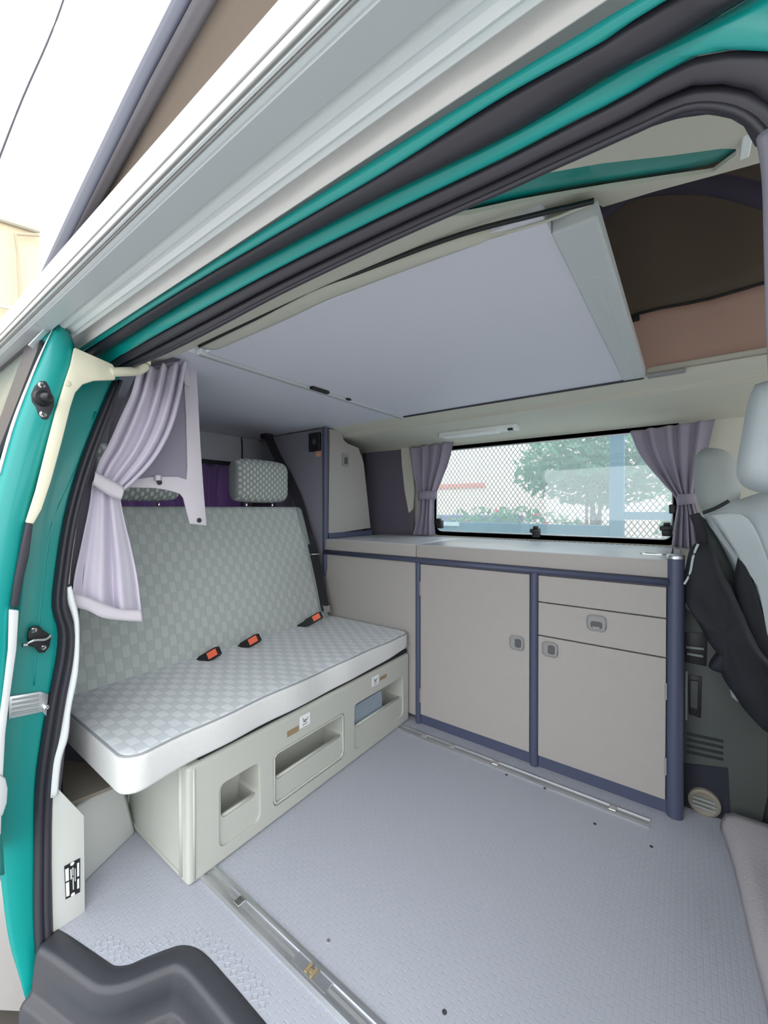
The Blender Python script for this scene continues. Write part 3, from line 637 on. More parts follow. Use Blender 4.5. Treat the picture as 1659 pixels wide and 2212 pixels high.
# ------------------------------------------------------------------ door header : teal lips and rubber seals
def yl(pts, y): return [at(a, b, 'y', y) for a, b in pts]
L0 = [(150, 768), (230, 711), (400, 603), (600, 476), (830, 331), (1080, 177), (1245, 78), (1330, 26), (1480, -60)]
L1 = [(160, 772), (250, 716), (400, 622), (600, 505), (830, 373), (1080, 213), (1245, 122), (1330, 74), (1415, 12), (1540, -55)]
L2 = [(185, 780), (260, 738), (400, 650), (600, 541), (830, 421), (1080, 303), (1245, 208), (1340, 150), (1430, 104), (1580, 20), (1700, -60)]
L3 = [(215, 795), (300, 745), (430, 672), (600, 580), (830, 465), (1080, 346), (1245, 260), (1330, 218), (1430, 160), (1500, 122), (1590, 107), (1700, 112)]
L4 = [(235, 812), (330, 778), (450, 720), (600, 640), (830, 528), (1080, 416), (1180, 370), (1280, 326), (1380, 282), (1480, 245), (1555, 244), (1608, 272), (1630, 315), (1640, 360)]
hd = empty('trim_4', (-.5, -1.28, 1.46), 'teal painted roof edge with black rubber door seals above the opening', 'trim', kind='structure')
mk('teal_lip', strip(yl(L0, -1.33), yl(L1, -1.32), 60, 5, .006), M['teal'], hd, smooth=True)
mk('outer_seal', strip(yl(L1, -1.32), yl(L2, -1.29), 60, 6, .010), M['rubber'], hd, smooth=True)
mk('teal_channel', strip(yl(L2[:-1] + [(1760, -90)], -1.288), yl(L3[:-1] + [(1800, 125)], -1.275), 60, 5, .003), M['teal'], hd, smooth=True)
A = yl(L3[:9], -1.274); 
n = bmesh.new()
L34 = [((a[0] + b[0]) / 2, (a[1] + b[1]) / 2) for a, b in zip([(215, 795), (330, 728), (450, 661), (600, 580), (830, 465), (1080, 346), (1180, 294), (1280, 243), (1380, 190)], L4[:9])]
L34 += [(1480, 185), (1570, 182), (1650, 215), (1740, 320)]
L3b = [(215, 795), (330, 728), (450, 661), (600, 580), (830, 465), (1080, 346), (1180, 294), (1280, 243), (1380, 190), (1480, 130), (1600, 107), (1720, 118), (1830, 190)]
mk('inner_seal', strip(yl(L3b, -1.272), yl(L34, -1.255), 60, 6, .010), M['rubber'], hd, smooth=True)
L4b = L4[:13]
mk('inner_seal', strip(yl(L34, -1.255), yl(L4b, -1.238), 60, 6, .009), M['rubber'], hd, smooth=True)
mk('ridge', tube([p + V((0, 0, -.008)) for p in yl([((a[0] + b[0]) / 2, (a[1] + b[1]) / 2) for a, b in zip(L34, L4b)], -1.248)], .0035, 8, 3), M['rubber'], hd, smooth=True)
# front edge of the opening going down (right margin)
fe = yl([(1655, 290), (1668, 380), (1673, 550), (1677, 700), (1686, 900), (1690, 1200), (1700, 1600), (1710, 2200)], -1.25)
mk('front_seal', tube(fe, .0065, 12, 4), mat('grey_seal', (112, 112, 124), .5), hd, smooth=True)
mk('front_pillar', prism([V((fe[0].x + .012, -1.23, 1.5)), V((fe[0].x + .15, -1.23, 1.5)), V((fe[0].x + .15, -1.33, 1.5)), V((fe[0].x + .012, -1.30, 1.5))], (0, 0, -1.9)), M['teal'], hd)
# broad teal corner on the top right
C0 = [(1480, 60), (1600, 0), (1760, -80)]; C1 = [(1500, 118), (1590, 106), (1800, 112)]
# roof skin above header to keep the sky out
mk('roof_gutter', box((-2.6, -1.325, 1.500), (.9, -1.235, 1.506)), M['white'], hd)

# ------------------------------------------------------------------ pale canvas skirt between roof edge and awning
rows = []
for i in range(420):
    x = -2.4 + 3.0 * i / 419
    row = []
    for j in range(9):
        v = j / 8; z = 1.4735 + .15 * v
        q = x * 30 - v * 2.6 + 1.6 * math.sin(x * 3.1)
        d = .006 * (1 - abs(math.sin(q)) ** .5) * -1 + .003 * noise.noise(V((x * 14, v * 2, 0))) + .002 * math.sin(x * 37 - v * 5)
        row.append(V((x + .05 * v, -1.335 + d * min(1, v * 2.5), z)))
    rows.append(row)
mk('roof_skirt', sheet(rows, .002), M['canvas'], smooth=True, label='creased off-white canvas skirt between the teal roof edge and the awning', cat='canvas')
# ------------------------------------------------------------------ awning case
def yz(y, r): return V((0, y, CAM.z + r * (CAM.y - y) * -1))
AP = [(-1.352, 1.50), (-1.357, 1.484), (-1.362, 1.4792), (-1.368, 1.4815), (-1.374, 1.4775), (-1.380, 1.4835), (-1.386, 1.4845), (-1.392, 1.478), (-1.398, 1.479), (-1.404, 1.4845), (-1.412, 1.485), (-1.430, 1.481), (-1.452, 1.4745), (-1.4555, 1.4735), (-1.457, 1.478), (-1.459, 1.478), (-1.4605, 1.4745), (-1.4635, 1.4745), (-1.4645, 1.479), (-1.466, 1.479), (-1.4675, 1.4775), (-1.4715, 1.487), (-1.4735, 1.500), (-1.472, 1.512), (-1.467, 1.526), (-1.458, 1.545), (-1.44, 1.565), (-1.40, 1.575), (-1.352, 1.575)]
n = bmesh.new(); ends = []
for x in (-3.2, .75): ends.append([n.verts.new((x, a, b)) for a, b in AP])
for i in range(len(AP)): n.faces.new((ends[0][i], ends[0][(i + 1) % len(AP)], ends[1][(i + 1) % len(AP)], ends[1][i]))
n.faces.new(ends[0][::-1]); n.faces.new(ends[1])
aw = mk('awning', n, [M['white']], label='long white awning case mounted along the roof edge', cat='awning', smooth=True, angle=20)
mk('underside_panel', box((-3.19, -1.448, 1.470), (.74, -1.414, 1.4795)), mat('underside_shade_grey', (196, 202, 206), .35), aw)  # downward face of the white case, its shade put into a grey colour

for (gy, gz, gr) in ((-1.4695, 1.4850, .0022), (-1.4662, 1.4775, .0020), (-1.4578, 1.4745, .0016)): mk('groove_shade_line', tube([V((-3.19, gy, gz)), V((.74, gy, gz))], gr, 6, 1), M['hand'], aw, smooth=True)  # thin grey rods draw the shade lines of the case grooves
# ------------------------------------------------------------------ raised pop-up roof
pr = empty('popup_roof', (-2.6, -.5, 1.6), 'raised pop-up roof lid with brown tent canvas sides', 'roof')
e0 = [at(a, b, 'y', -1.25) for a, b in ((92, 580), (160, 432), (220, 306), (290, 160), (370, 0))]
e1 = [at(a, b, 'y', -1.235) for a, b in ((130, 560), (190, 440), (260, 300), (330, 160), (415, 0))]
e2 = [at(a, b, 'y', -1.20) for a, b in ((160, 545), (235, 415), (310, 280), (390, 140), (472, 0))]
def ext(P):
    a = P[0] + (P[0] - P[1]).normalized() * .9; b = P[-1] + (P[-1] - P[-2]).normalized() * 2.2; return [a] + P + [b]
e0, e1, e2 = ext(e0), ext(e1), ext(e2)
mk('lid_edge', strip(e0, e1, 40, 5, .015, (0, 0, -1), .006), M['lide'], pr, smooth=True)
mk('lid_lip', strip(e1, e2, 40, 3, .0, (0, 0, -1), .006), M['lid'], pr, smooth=True)
mk('lid_panel', strip([p + V((0, .03, .02)) for p in e0], [V((p.x, .30, p.z + .03)) for p in e0], 30, 6, -.05, (0, 0, -1), .02), M['white'], pr, smooth=True)
# near canvas
E2 = resample(e2, 60)
rows = [[V((E2[i].x, E2[i].y + (.05 - 0) * v + .012 * math.sin(i * .7 + v * 3) * v * (1 - v), E2[i].z + (1.60 - E2[i].z) * v)) for v in [j / 8 for j in range(9)]] for i in range(60)]
mk('near_canvas', sheet(rows, .003), M['tent'], pr, smooth=True)
# far canvas: pink-beige lower band, brown above, seam between
def fz(x): return 2.216 + .26 * (x + .92)
rows = []; rows2 = []
for i in range(50):
    x = -2.2 + 3.4 * i / 49; top = fz(x)
    rows.append([V((x, .105 + .012 * math.sin(x * 19) * v, 1.56 + (1.79 - 1.56) * v)) for v in [j / 6 for j in range(7)]])
    rows2.append([V((x, .105 + .02 * math.sin(x * 17 + v * 2.5) * math.sin(math.pi * v) + .012 * math.sin(x * 19), 1.79 + (max(1.8, top) - 1.79) * v)) for v in [j / 12 for j in range(13)]])
mk('far_canvas_lower', sheet(rows, .003), M['tentp'], pr, smooth=True, label='pinkish beige lower band of the tent canvas')
mk('far_canvas', sheet(rows2, .003), M['tent'], pr, smooth=True)
mk('canvas_seam', tube([r[0] + V((0, -.004, 0)) for r in rows2], .005, 8, 1), M['black'], pr, smooth=True)
# front canvas
xf = 1.25; mk('front_canvas', sheet([[V((xf, -1.15 + 1.25 * u / 12 , 1.56 + (fz(xf) - 1.56) * v / 6)) for u in range(13)] for v in range(7)], .003), M['tent'], pr, smooth=True)
P_ = [V((-.15 + .06 * k, -.52 + .010 * k, 2.235 - .0 * k)) for k in range(12)]
mk('canvas_bow', tube([at(1290, 470, 'y', -.30), at(1360, 415, 'y', -.30), at(1450, 398, 'y', -.30), at(1560, 402, 'y', -.30), at(1700, 440, 'y', -.30)], .025, 12, 5), mat('plum_grey_bow', (62, 56, 74), .7), pr, smooth=True)
# roof opening rim on the far side and bracket
mk('opening_rim', box((-.09, .066, 1.535), (1.2, .10, 1.575), .006), M['head'], pr)
p = at(1372, 688, 'y', .09); mk('canvas_hook', box((p.x - .012, .08, p.z - .010), (p.x + .014, .10, p.z + .010), .003), M['black'], pr)
a, b = at(1398, 812, 'y', .03), at(1482, 798, 'y', .03); mk('roof_catch', box((a.x, .02, 1.528), (b.x, .055, 1.540), .004), M['hand'], pr)

# ------------------------------------------------------------------ rear wall with tailgate panel, shelf line and purple curtain
n = bmesh.new()
for a, b in (((-2.46, -1.35, -.05), (-2.40, .64, 1.03)), ((-2.46, -1.35, 1.31), (-2.40, .64, 1.60)), ((-2.46, -1.35, 1.03), (-2.40, -1.05, 1.31)), ((-2.46, -.10, 1.03), (-2.40, .64, 1.31))): box(a, b, bm=n)
rw = mk('wall_rear', n, mat('pale_tailgate_lining', (190, 193, 200), .7), kind='structure', label='pale grey lined tailgate behind the bench', cat='wall')
X = -2.395
ring = [at(a, b, 'x', X) for a, b in ((380, 912), (430, 913), (480, 921), (508, 928), (520, 942), (523, 960), (523, 992))]
mk('panel_groove', tube(ring, .005, 8, 4), M['black'], rw, smooth=True)
n = box((X - .01, at(300, 990, 'x', X).y, at(430, 1010, 'x', X).z), (X + .02, at(531, 990, 'x', X).y, at(430, 991, 'x', X).z), .006); mk('window_bar', n, M['black'], rw)
mk('rear_curtain', drape([V((-2.36, -1.10, 1.335)), V((-2.36, -1.10, 1.0))], [V((-2.36, -.08, 1.335)), V((-2.36, -.08, 1.0))], 12, 160, 14, .012, (1, 0, 0)), M['purple'], smooth=True, label='purple curtain across the rear window behind the headrests', cat='curtain')
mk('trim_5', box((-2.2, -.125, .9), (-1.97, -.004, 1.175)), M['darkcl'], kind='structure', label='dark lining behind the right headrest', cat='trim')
# enclosure: near rear side wall, cab walls
mk('wall_near', prism([V((-1.30, -1.40, -.05)), V((-1.30, -1.24, 1.60)), V((-2.46, -1.24, 1.60)), V((-2.46, -1.40, -.05))], (0, -.03, 0)), M['darkcl'], kind='structure', label='dark lined side wall hidden behind the near curtain', cat='wall')
n = bmesh.new()
for a, b in (((1.6, -1.3, -.05), (1.64, .64, .95)), ((.30, -1.30, -.05), (1.6, -1.26, .95)), ((.30, -1.30, 1.50), (1.6, -.98, 1.54)), ((1.22, -1.3, 1.50), (1.64, .64, 1.54))): box(a, b, bm=n)
mk('wall_front', n, M['head'], kind='structure', label='beige cab shell and roof in front of the seats', cat='wall')

# ------------------------------------------------------------------ C pillar : jamb, seal, white trim, lower panels
def xl(pts, x): return [at(a, b, 'x', x) for a, b in pts]
cp = empty('trim_6', (-1.25, -1.42, 0), 'teal rear door pillar with black rubber seal beside the bench', 'trim', kind='structure')
jr = [(262, 805), (240, 850), (185, 1000), (150, 1120), (125, 1290), (128, 1400), (105, 1560), (86, 1700), (78, 1850), (76, 2000), (80, 2120), (84, 2150)]
jl = [(150, 780), (130, 870), (90, 1000), (52, 1130), (30, 1310), (10, 1450), (-10, 1600), (-15, 1750), (0, 1880), (18, 2020), (44, 2110), (62, 2172)]
mk('door_jamb', strip(xl(jl, -1.262), xl(jr, -1.258), 60, 6, .004, (1, 0, 0), .004), M['teal'], cp, smooth=True)
mk('jamb_step', tube(xl([(205, 890), (160, 1010), (112, 1130), (88, 1300), (72, 1480)], -1.256), .005, 8, 4), M['teal'], cp, smooth=True)
# seal: two ribs
so = [(245, 825), (212, 900), (170, 1010), (140, 1120), (122, 1230), (115, 1310), (128, 1360), (124, 1420), (108, 1500), (92, 1590), (78, 1700), (76, 1850), (76, 2000), (88, 2130), (105, 2240)]
si = [(262, 822), (235, 900), (195, 1010), (165, 1120), (148, 1230), (142, 1310), (160, 1360), (158, 1420), (142, 1500), (128, 1590), (112, 1700), (108, 1850), (110, 2000), (122, 2130), (140, 2240)]
sm_ = [((a[0] + b[0]) / 2, (a[1] + b[1]) / 2) for a, b in zip(so, si)]
mk('seal', strip(xl(so, -1.25), xl(sm_, -1.245), 70, 6, .010, (1, 0, 0), .004), M['rubber'], cp, smooth=True)
mk('seal', strip(xl(sm_, -1.245), xl(si, -1.24), 70, 6, .010, (1, 0, 0), .004), M['rubber'], cp, smooth=True)
# white edge line of the upper trim and lower white cover
mk('trim_edge', tube(xl([(258, 840), (230, 905), (196, 1000), (168, 1110), (152, 1210), (147, 1262)], -1.24), .0032, 8, 4), M['cream'], cp, smooth=True)
mk('trim_cover', strip(xl([(146, 1268), (148, 1300), (162, 1345), (160, 1420), (146, 1500), (130, 1585), (112, 1640), (105, 1722)], -1.238), xl([(150, 1266), (160, 1300), (167, 1345), (166, 1450), (150, 1530), (145, 1590), (130, 1640), (122, 1716)], -1.232), 40, 4, .006, (1, 0, 0), .004), M['white'], cp, smooth=True)
lowp = [(108, 1718), (122, 1700), (182, 1762), (184, 1975), (115, 2032)]
mk('pillar_panel', prism(xl(lowp, -1.236), (-.006, 0, 0), bev=.002), M['boxl'] if 'boxl' in M else mat('pale_grey_panel', (206, 208, 203), .5), cp, smooth=True, angle=40)
# type plate
q = xl([(139, 1872), (173, 1854), (173, 1927), (142, 1943)], -1.2335)
ty = mk('type_plate', prism(q, (-.0015, 0, 0)), M['black'], cp, label='black and white type plate with rivets')
def bil(u, v): return q[0].lerp(q[1], u).lerp(q[3].lerp(q[2], u), v)
n = bmesh.new()
for u0, u1, v0, v1 in ((.04, .26, .10, .47), (.04, .26, .52, .93), (.80, .93, .10, .50), (.80, .93, .58, .86), (.36, .44, .18, .48), (.50, .56, .16, .40), (.50, .56, .44, .82), (.64, .69, .22, .60)):
    prism([bil(u0, v0) + V((.0006, 0, 0)), bil(u1, v0) + V((.0006, 0, 0)), bil(u1, v1) + V((.0006, 0, 0)), bil(u0, v1) + V((.0006, 0, 0))], (-.0006, 0, 0), bm=n)
mk('plate_fields', n, M['paper'], ty)
for v in (.04, .96): mk('rivet', lathe(bil(.5, v), (1, 0, 0), [(0, .0045), (.001, .004), (.0018, .001)], 12), M['paper'], ty)
# wheel arch cover behind the pillar
wa = [(184, 1770), (250, 1700), (262, 1708), (278, 1745), (291, 1800), (184, 1905)]
PA = at(186, 1903, 'z', 0); PB = at(291, 1800, 'z', 0); NA = (PB - PA).cross(V((0, 0, 1))).normalized()
wn = bmesh.new(); fr_ = [atp(a, b, PA, NA) for a, b in ((160, 1748), (246, 1690), (262, 1702), (272, 1730), (281, 1765), (291, 1800), (186, 1903), (160, 1928))]
bk_ = [p + V((-.10, .03, .02)) for p in fr_]
prism(fr_, (-.10, .03, .015), bm=wn, bev=.006)
mk('wheel_arch_cover', wn, mat('pale_grey_cover', (196, 199, 196), .55), smooth=True, angle=40, label='pale grey moulded wheel arch cover under the near bench end', cat='cover')
mk('side_ledge', prism([at(a, b, 'z', .262) for a, b in ((140, 1738), (262, 1690), (236, 1655), (130, 1640))], (0, 0, -.01)), mat('grey_brown_ledge', (118, 112, 102), .7), bpy.data.objects['wheel_arch_cover'])
# striker fitting and metal plate on the jamb
def plate_px(name, pts, x, th, m, par, bev=.0): return mk(name, prism(xl(pts, x), (-th, 0, 0), bev=bev), m, par, smooth=bool(bev), angle=40)
st = plate_px('guide_plate', [(20, 1505), (88, 1494), (105, 1500), (100, 1548), (92, 1538), (18, 1554)], -1.243, .014, M['alu'], cp, .001)
n = bmesh.new()
for dy in (0, 10, 20, 30): tube(xl([(26, 1512 + dy), (84, 1502 + dy)], -1.242), .0022, 8, 1, bm=n)
mk('guide_rib', n, M['alu'], st)
mk('guide_bolt', lathe(at(98, 1527, 'x', -1.242), (1, 0, 0), [(0, .007), (.006, .007), (.008, .004)], 12), M['chrome'], st, smooth=True, angle=40)
# ------------------------------------------------------------------ sliding door slid back, seen on its front edge
DX = -1.15
door = empty('door_1', (DX, -1.47, 0), 'teal sliding side door slid open along the outside', 'door', kind='structure')
dl = [(122, 703), (117, 712), (92, 770), (67, 827), (50, 872), (33, 918), (7, 1008), (-15, 1090), (-40, 1210), (-60, 1330), (-72, 1500), (-76, 1650), (-75, 1800), (-66, 1880)]
dr_ = [(135, 706), (157, 737), (158, 790), (137, 850), (120, 905), (98, 980), (72, 1070), (55, 1140), (42, 1230), (24, 1330), (18, 1450), (8, 1560), (2, 1700), (2, 1800), (6, 1890)]
D0 = resample(xl(dl, DX), 50); D1 = resample(xl(dr_, DX), 50)
mk('front_edge', strip(xl(dl, DX), xl(dr_, DX), 60, 5, .008, (1, 0, 0), .003), M['teal'], door, smooth=True)
mk('outer_skin', sheet([[p + V((-t, -.003, 0)) for t in (0, .3, .6, 1.05)] for p in D0], .003), M['teal'], door, smooth=True)
mk('inner_skin', sheet([[p + V((-t, 0, 0)) for t in (0, .3, .6, 1.05)] for p in D1], .003), M['teal'], door, smooth=True)
# white strips painting the highlight on the door skin's top corner
A = xl([(134, 674), (120, 700), (92, 762), (60, 842), (30, 924), (0, 1030)], DX + .002); B = xl([(128, 690), (112, 712), (84, 768), (54, 838), (24, 915), (-6, 1018)], DX)
mk('skin_highlight', strip(A, B, 30, 2, .002, (1, 0, 0), .002), M['white'], door, smooth=True)
mk('top_highlight', strip(xl([(134, 674), (105, 700), (60, 745)], DX - .01), xl([(130, 700), (100, 720), (70, 752)], DX - .02), 10, 2, 0, (1, 0, 0), .002), M['white'], door)
# outer face plane holding window gasket and glass
A_ = at(117, 712, 'x', DX); B_ = at(7, 1008, 'x', DX); ND = (B_ - A_).cross(V((1, 0, 0))).normalized()
if ND.y > 0: ND = -ND
PD = A_ + ND * .004
def dp(a, b, o=0): return atp(a, b, PD + ND * o, ND)
g0 = dp(94, 736, .004); g1 = dp(57, 757, .005); gb = dp(0, 985, .004)
f0, f1 = dp(92, 748, .004), dp(0, 985, .004); i0, i1 = dp(57, 764, .005), dp(0, 924, .005)
dwn = (f1 - f0); dwi = (i1 - i0)
gas = [dp(60, 738, .004), g0, f0, f1, f1 + dwn * .15, i1 + dwi * .25, i1, i0, g1, g1 + V((-.9, 0, 0)), dp(60, 738, .004) + V((-.9, 0, 0))]
pa = dp(78, 733, .004)
n = bmesh.new()
prism([pa, dp(93, 735, .004), f0, i0, g1], ND * .006, bm=n)
prism([f0, f1, f1 + dwn * .3, i1 + dwi * .3, i1, i0], ND * .006, bm=n)
prism([pa, g1, g1 + V((-.9, 0, 0)), pa + V((-.9, 0, 0))], ND * .006, bm=n)
mk('window_gasket', n, M['rubber'], door)
mk('glass', prism([g1, i0, i1 + dwi * .3, i1 + dwi * .3 + V((-.9, 0, 0)), g1 + V((-.9, 0, 0))], ND * -.003), M['dglass'], door)
# cream roller arm with plate, tube end and black lower strip
def dplate(name, pts, x, th, m, par, bev=.002): return mk(name, prism(xl(pts, x), (th, 0, 0), bev=bev), m, par, smooth=True, angle=40)
arm = dplate('roller_arm', [(158, 752), (240, 788), (248, 800), (246, 822), (200, 824), (176, 832), (160, 850), (150, 880), (130, 960), (108, 1040), (88, 1100), (70, 1132), (53, 1129), (75, 1060), (100, 960), (118, 890), (138, 826), (150, 790)], DX + .006, .010, M['cream'], door, .003)
mk('arm_tube', tube([at(238, 804, 'x', DX + .01), at(270, 803, 'x', DX + .01), at(298, 801, 'x', DX - .0), at(314, 790, 'x', DX - .0), at(315, 770, 'x', DX - .0)], .0115, 14, 5), M['cream'], arm, smooth=True)
mk('arm_screw', lathe(at(146, 828, 'x', DX + .017), (1, 0, 0), [(0, .0065), (.001, .006), (.002, .002)], 14), M['cream'], arm, smooth=True, angle=30)
dplate('grip_strip', [(53, 1130), (69, 1131), (60, 1200), (48, 1250), (37, 1311), (20, 1309), (30, 1240), (42, 1180)], DX + .006, .012, M['rubber'], door, .003)
dplate('edge_moulding', [(18, 1315), (39, 1317), (34, 1400), (20, 1500), (10, 1580), (4, 1690), (0, 1800), (-20, 1800), (-10, 1600), (4, 1500), (16, 1400)], DX + .006, .010, mat('pale_edge_moulding', (205, 208, 208), .5), door, .003)
dplate('edge_bumper', [(0, 1672), (10, 1678), (15, 1700), (13, 1730), (4, 1758), (-14, 1765), (-14, 1672)], DX + .014, .010, mat('pale_grey_bumper', (190, 194, 196), .5), door, .003)
# latch fittings
def screw(px, py, x, r, par): 
    s = mk('screw', lathe(at(px, py, 'x', x), (1, 0, 0), [(-.002, r), (.001, r), (.003, r * .5)], 16), M['chrome'], par, smooth=True, angle=30)
    c = at(px, py, 'x', x + .0032); n = tube([c + V((0, -r * .55, -r * .3)), c + V((0, r * .55, r * .3))], .0009, 6, 1); tube([c + V((0, r * .3, -r * .55)), c + V((0, -r * .3, r * .55))], .0009, 6, 1, bm=n); mk('screw_slot', n, M['black'], par)
ft = dplate('centring_pin', [(84, 824), (98, 824), (106, 838), (110, 850), (116, 862), (115, 880), (108, 895), (102, 906), (90, 907), (80, 895), (76, 880), (68, 868), (66, 852), (73, 836)], DX + .006, .006, M['rubber'], door, .002)
mk('pin_collar', lathe(at(92, 860, 'x', DX + .012), (1, .25, 0), [(0, .019), (.006, .017), (.008, .011), (.022, .010), (.028, .006)], 20), M['black'], ft, smooth=True, angle=40)
screw(90, 832, DX + .012, .0068, ft); screw(93, 895, DX + .012, .0068, ft)
ft = dplate('striker', [(62, 1356), (72, 1351), (84, 1352), (92, 1360), (104, 1368), (110, 1374), (106, 1396), (96, 1409), (84, 1410), (74, 1398), (60, 1394), (58, 1372)], -1.235, .005, M['black'], cp, .002)
screw(73, 1362, -1.228, .0065, ft); screw(94, 1399, -1.228, .0055, ft)
mk('striker_pin', tube([at(56, 1391, 'x', -1.222), at(74, 1383, 'x', -1.220), at(98, 1381, 'x', -1.222), at(110, 1372, 'x', -1.226)], .0035, 10, 4), M['chrome'], ft, smooth=True)
mk('striker_tip', lathe(at(54, 1393, 'x', -1.222), (0, -1, .2), [(-.004, .006), (.004, .006), (.006, .003)], 14), M['chrome'], ft, smooth=True, angle=40)

# ------------------------------------------------------------------ near curtain with tieback and fabric flap
CX = -1.29
cu = empty('side_curtain', at(230, 1330, 'x', CX), 'lilac-grey curtain tied in the middle hanging beside the door pillar', 'curtain')
Lp = [(298, 800), (285, 850), (262, 900), (235, 960), (214, 1000), (204, 1040)]; Rp = [(403, 783), (388, 860), (372, 920), (345, 975), (310, 1020), (262, 1064)]
mk('cloth', drape(xl(Lp, CX), xl(Rp, CX), 46, 96, 4.2, lambda v: .020 - .010 * v, (.9, -.4, 0), seed=2, phase=.6), M['curt'], cu, smooth=True)
Lq = [(200, 1040), (192, 1100), (178, 1170), (163, 1240), (158, 1290), (152, 1312)]; Rq = [(258, 1066), (268, 1120), (285, 1190), (297, 1250), (303, 1300), (308, 1342)]
mk('cloth_below_tie', drape(xl(Lq, CX), xl(Rq, CX), 46, 96, 2.6, lambda v: .007 + .012 * v, (.9, -.4, 0), seed=1, phase=2.2), M['curt'], cu, smooth=True)
h0 = xl([(156, 1283), (190, 1290), (225, 1304), (262, 1316), (306, 1318)], CX + .032); h1 = xl([(152, 1312), (188, 1318), (220, 1334), (262, 1340), (308, 1343)], CX + .034)
mk('hem', strip(h0, h1, 30, 3, .002, (1, 0, 0), .002), M['hem'], cu, smooth=True)
ta = xl([(206, 1018), (228, 1030), (248, 1040), (268, 1052)], CX + .035); tb = xl([(199, 1046), (222, 1062), (242, 1074), (262, 1080)], CX + .035)
mk('tieback', strip(ta, tb, 20, 4, .006, (1, 0, 0), .003), M['hem'], cu, smooth=True)
mk('curtain_rod', tube(xl([(300, 800), (345, 785), (400, 772), (425, 768)], CX), .005, 8, 4), M['darkcl'], cu, smooth=True)
# fabric flap
FX = -1.36
flp = empty('window_flap', at(420, 1130, 'x', FX), 'mauve fabric window flap with pale snap-button border behind the tied curtain', 'flap')
body = xl([(300, 800), (400, 785), (415, 850), (425, 950), (430, 1050), (400, 1046), (330, 1040), (215, 1045), (240, 920)], FX)
mk('flap_cloth', prism(body, (-.003, 0, 0)), M['curtd'], flp)
br_ = xl([(400, 786), (424, 790), (428, 860), (433, 960), (440, 1060), (446, 1135), (410, 1131), (402, 1100), (396, 1076), (388, 1066), (360, 1058), (335, 1054), (255, 1052), (262, 1040), (330, 1030), (385, 1030), (403, 1036), (405, 1010), (402, 900), (398, 830)], FX + .004)
mk('border', prism(br_, (-.003, 0, 0), bev=.0008), M['hem'], flp, smooth=True, angle=30)
for px, py in ((430, 1124), (344, 1042)):
    c = at(px, py, 'x', FX + .006); mk('snap_button', lathe(c, (1, 0, 0), [(0, .0085), (.002, .0085), (.003, .005), (.0015, .0035)], 16), M['rubber'], flp, smooth=True, angle=30)
mk('curled_corner', sheet([[at(334 + 14 * u / 4, 1026 + 12 * v / 4, 'x', FX + .01 + .012 * math.sin(u * .7)) for u in range(5)] for v in range(5)], .002), M['hem'], flp, smooth=True)
mk('loop', prism(xl([(392, 786), (408, 784), (410, 835), (400, 832)], FX + .02), (-.003, 0, 0)), M['hem'], flp)

# ------------------------------------------------------------------ cab seats on the right
def pillow(c, hx, hy, hz, tilt=0, rz=0, e=3.0, m=None, name='headrest', par=None, label=None):
    n = bmesh.new(); bmesh.ops.create_uvsphere(n, u_segments=40, v_segments=24, radius=1)
    for v in n.verts:
        x, y, z = v.co; s = (abs(x) ** e + abs(y) ** e + abs(z) ** e) ** (-1 / e); v.co = V((x * s * hx, y * s * hy, z * s * hz))
    R = Matrix.Rotation(rz, 3, 'Z') @ Matrix.Rotation(tilt, 3, 'Y')
    for v in n.verts: v.co = R @ v.co + V(c)
    return mk(name, n, m, par, smooth=True, label=label)
def px3(pts, ax, val): return [at(a, b, ax, val) for a, b in pts]
ds = empty('driver_seat', (.25, .25, 0), 'driver seat with pale loose cover and upright grey headrest', 'seat')
c = at(1550, 1040, 'y', .25)
hp = [(1535, 968), (1565, 972), (1590, 995), (1600, 1030), (1598, 1075), (1575, 1105), (1545, 1125), (1525, 1118), (1510, 1085), (1503, 1035), (1506, 990), (1518, 972)]
hcp = px3(hp, 'y', .22); cen = sum(hcp, V((0, 0, 0))) / len(hcp)
def puffy(outline, dv, k=6, sm=3):
    """closed outline inflated along dv on both sides: rounded cushion body"""
    P = outline + [outline[0]]; P = catmull([V(p) for p in P], sm)[:-1]; c = sum(P, V((0, 0, 0))) / len(P); dv = V(dv)
    n = bmesh.new(); rings = []
    for i in range(-k, k + 1):
        a = math.pi / 2 * i / k; s = max(.02, math.cos(a) ** .45); rings.append([n.verts.new(c + (p - c) * s + dv * math.sin(a)) for p in P])
    for a, b in zip(rings, rings[1:]):
        for j in range(len(P)): n.faces.new((a[j], a[(j + 1) % len(P)], b[(j + 1) % len(P)], b[j]))
    n.faces.new(rings[0][::-1]); n.faces.new(rings[-1]); return n
h = mk('headrest', puffy(hcp, (.02, .12, 0)), M['cover2'], ds, smooth=True)
mk('headrest_post', tube([at(1548, 1110, 'y', .22), at(1545, 1150, 'y', .22)], .006, 10, 1), M['black'], h, smooth=True)
bo = px3([(1516, 1098), (1540, 1082), (1600, 1078), (1700, 1070), (1760, 1300), (1760, 1560), (1690, 1560), (1659, 1480), (1625, 1380), (1600, 1290), (1570, 1210), (1540, 1150), (1520, 1120)], 'y', .20)
mk('backrest', puffy(bo, (.0, .16, 0)), M['cover'], ds, smooth=True)
fold = px3([(1532, 1112), (1580, 1140), (1620, 1220), (1650, 1330), (1670, 1440), (1700, 1500), (1720, 1430), (1680, 1280), (1640, 1160), (1600, 1110)], 'y', .035)
mk('cover_flap', puffy(fold, (.0, .012, 0)), M['cover'], ds, smooth=True)
mk('seat_side', puffy(px3([(1512, 1112), (1545, 1145), (1590, 1230), (1630, 1340), (1659, 1450), (1700, 1560), (1600, 1500), (1560, 1380), (1540, 1260), (1522, 1180)], 'y', .13), (.0, .03, 0)), M['console'], ds, smooth=True)
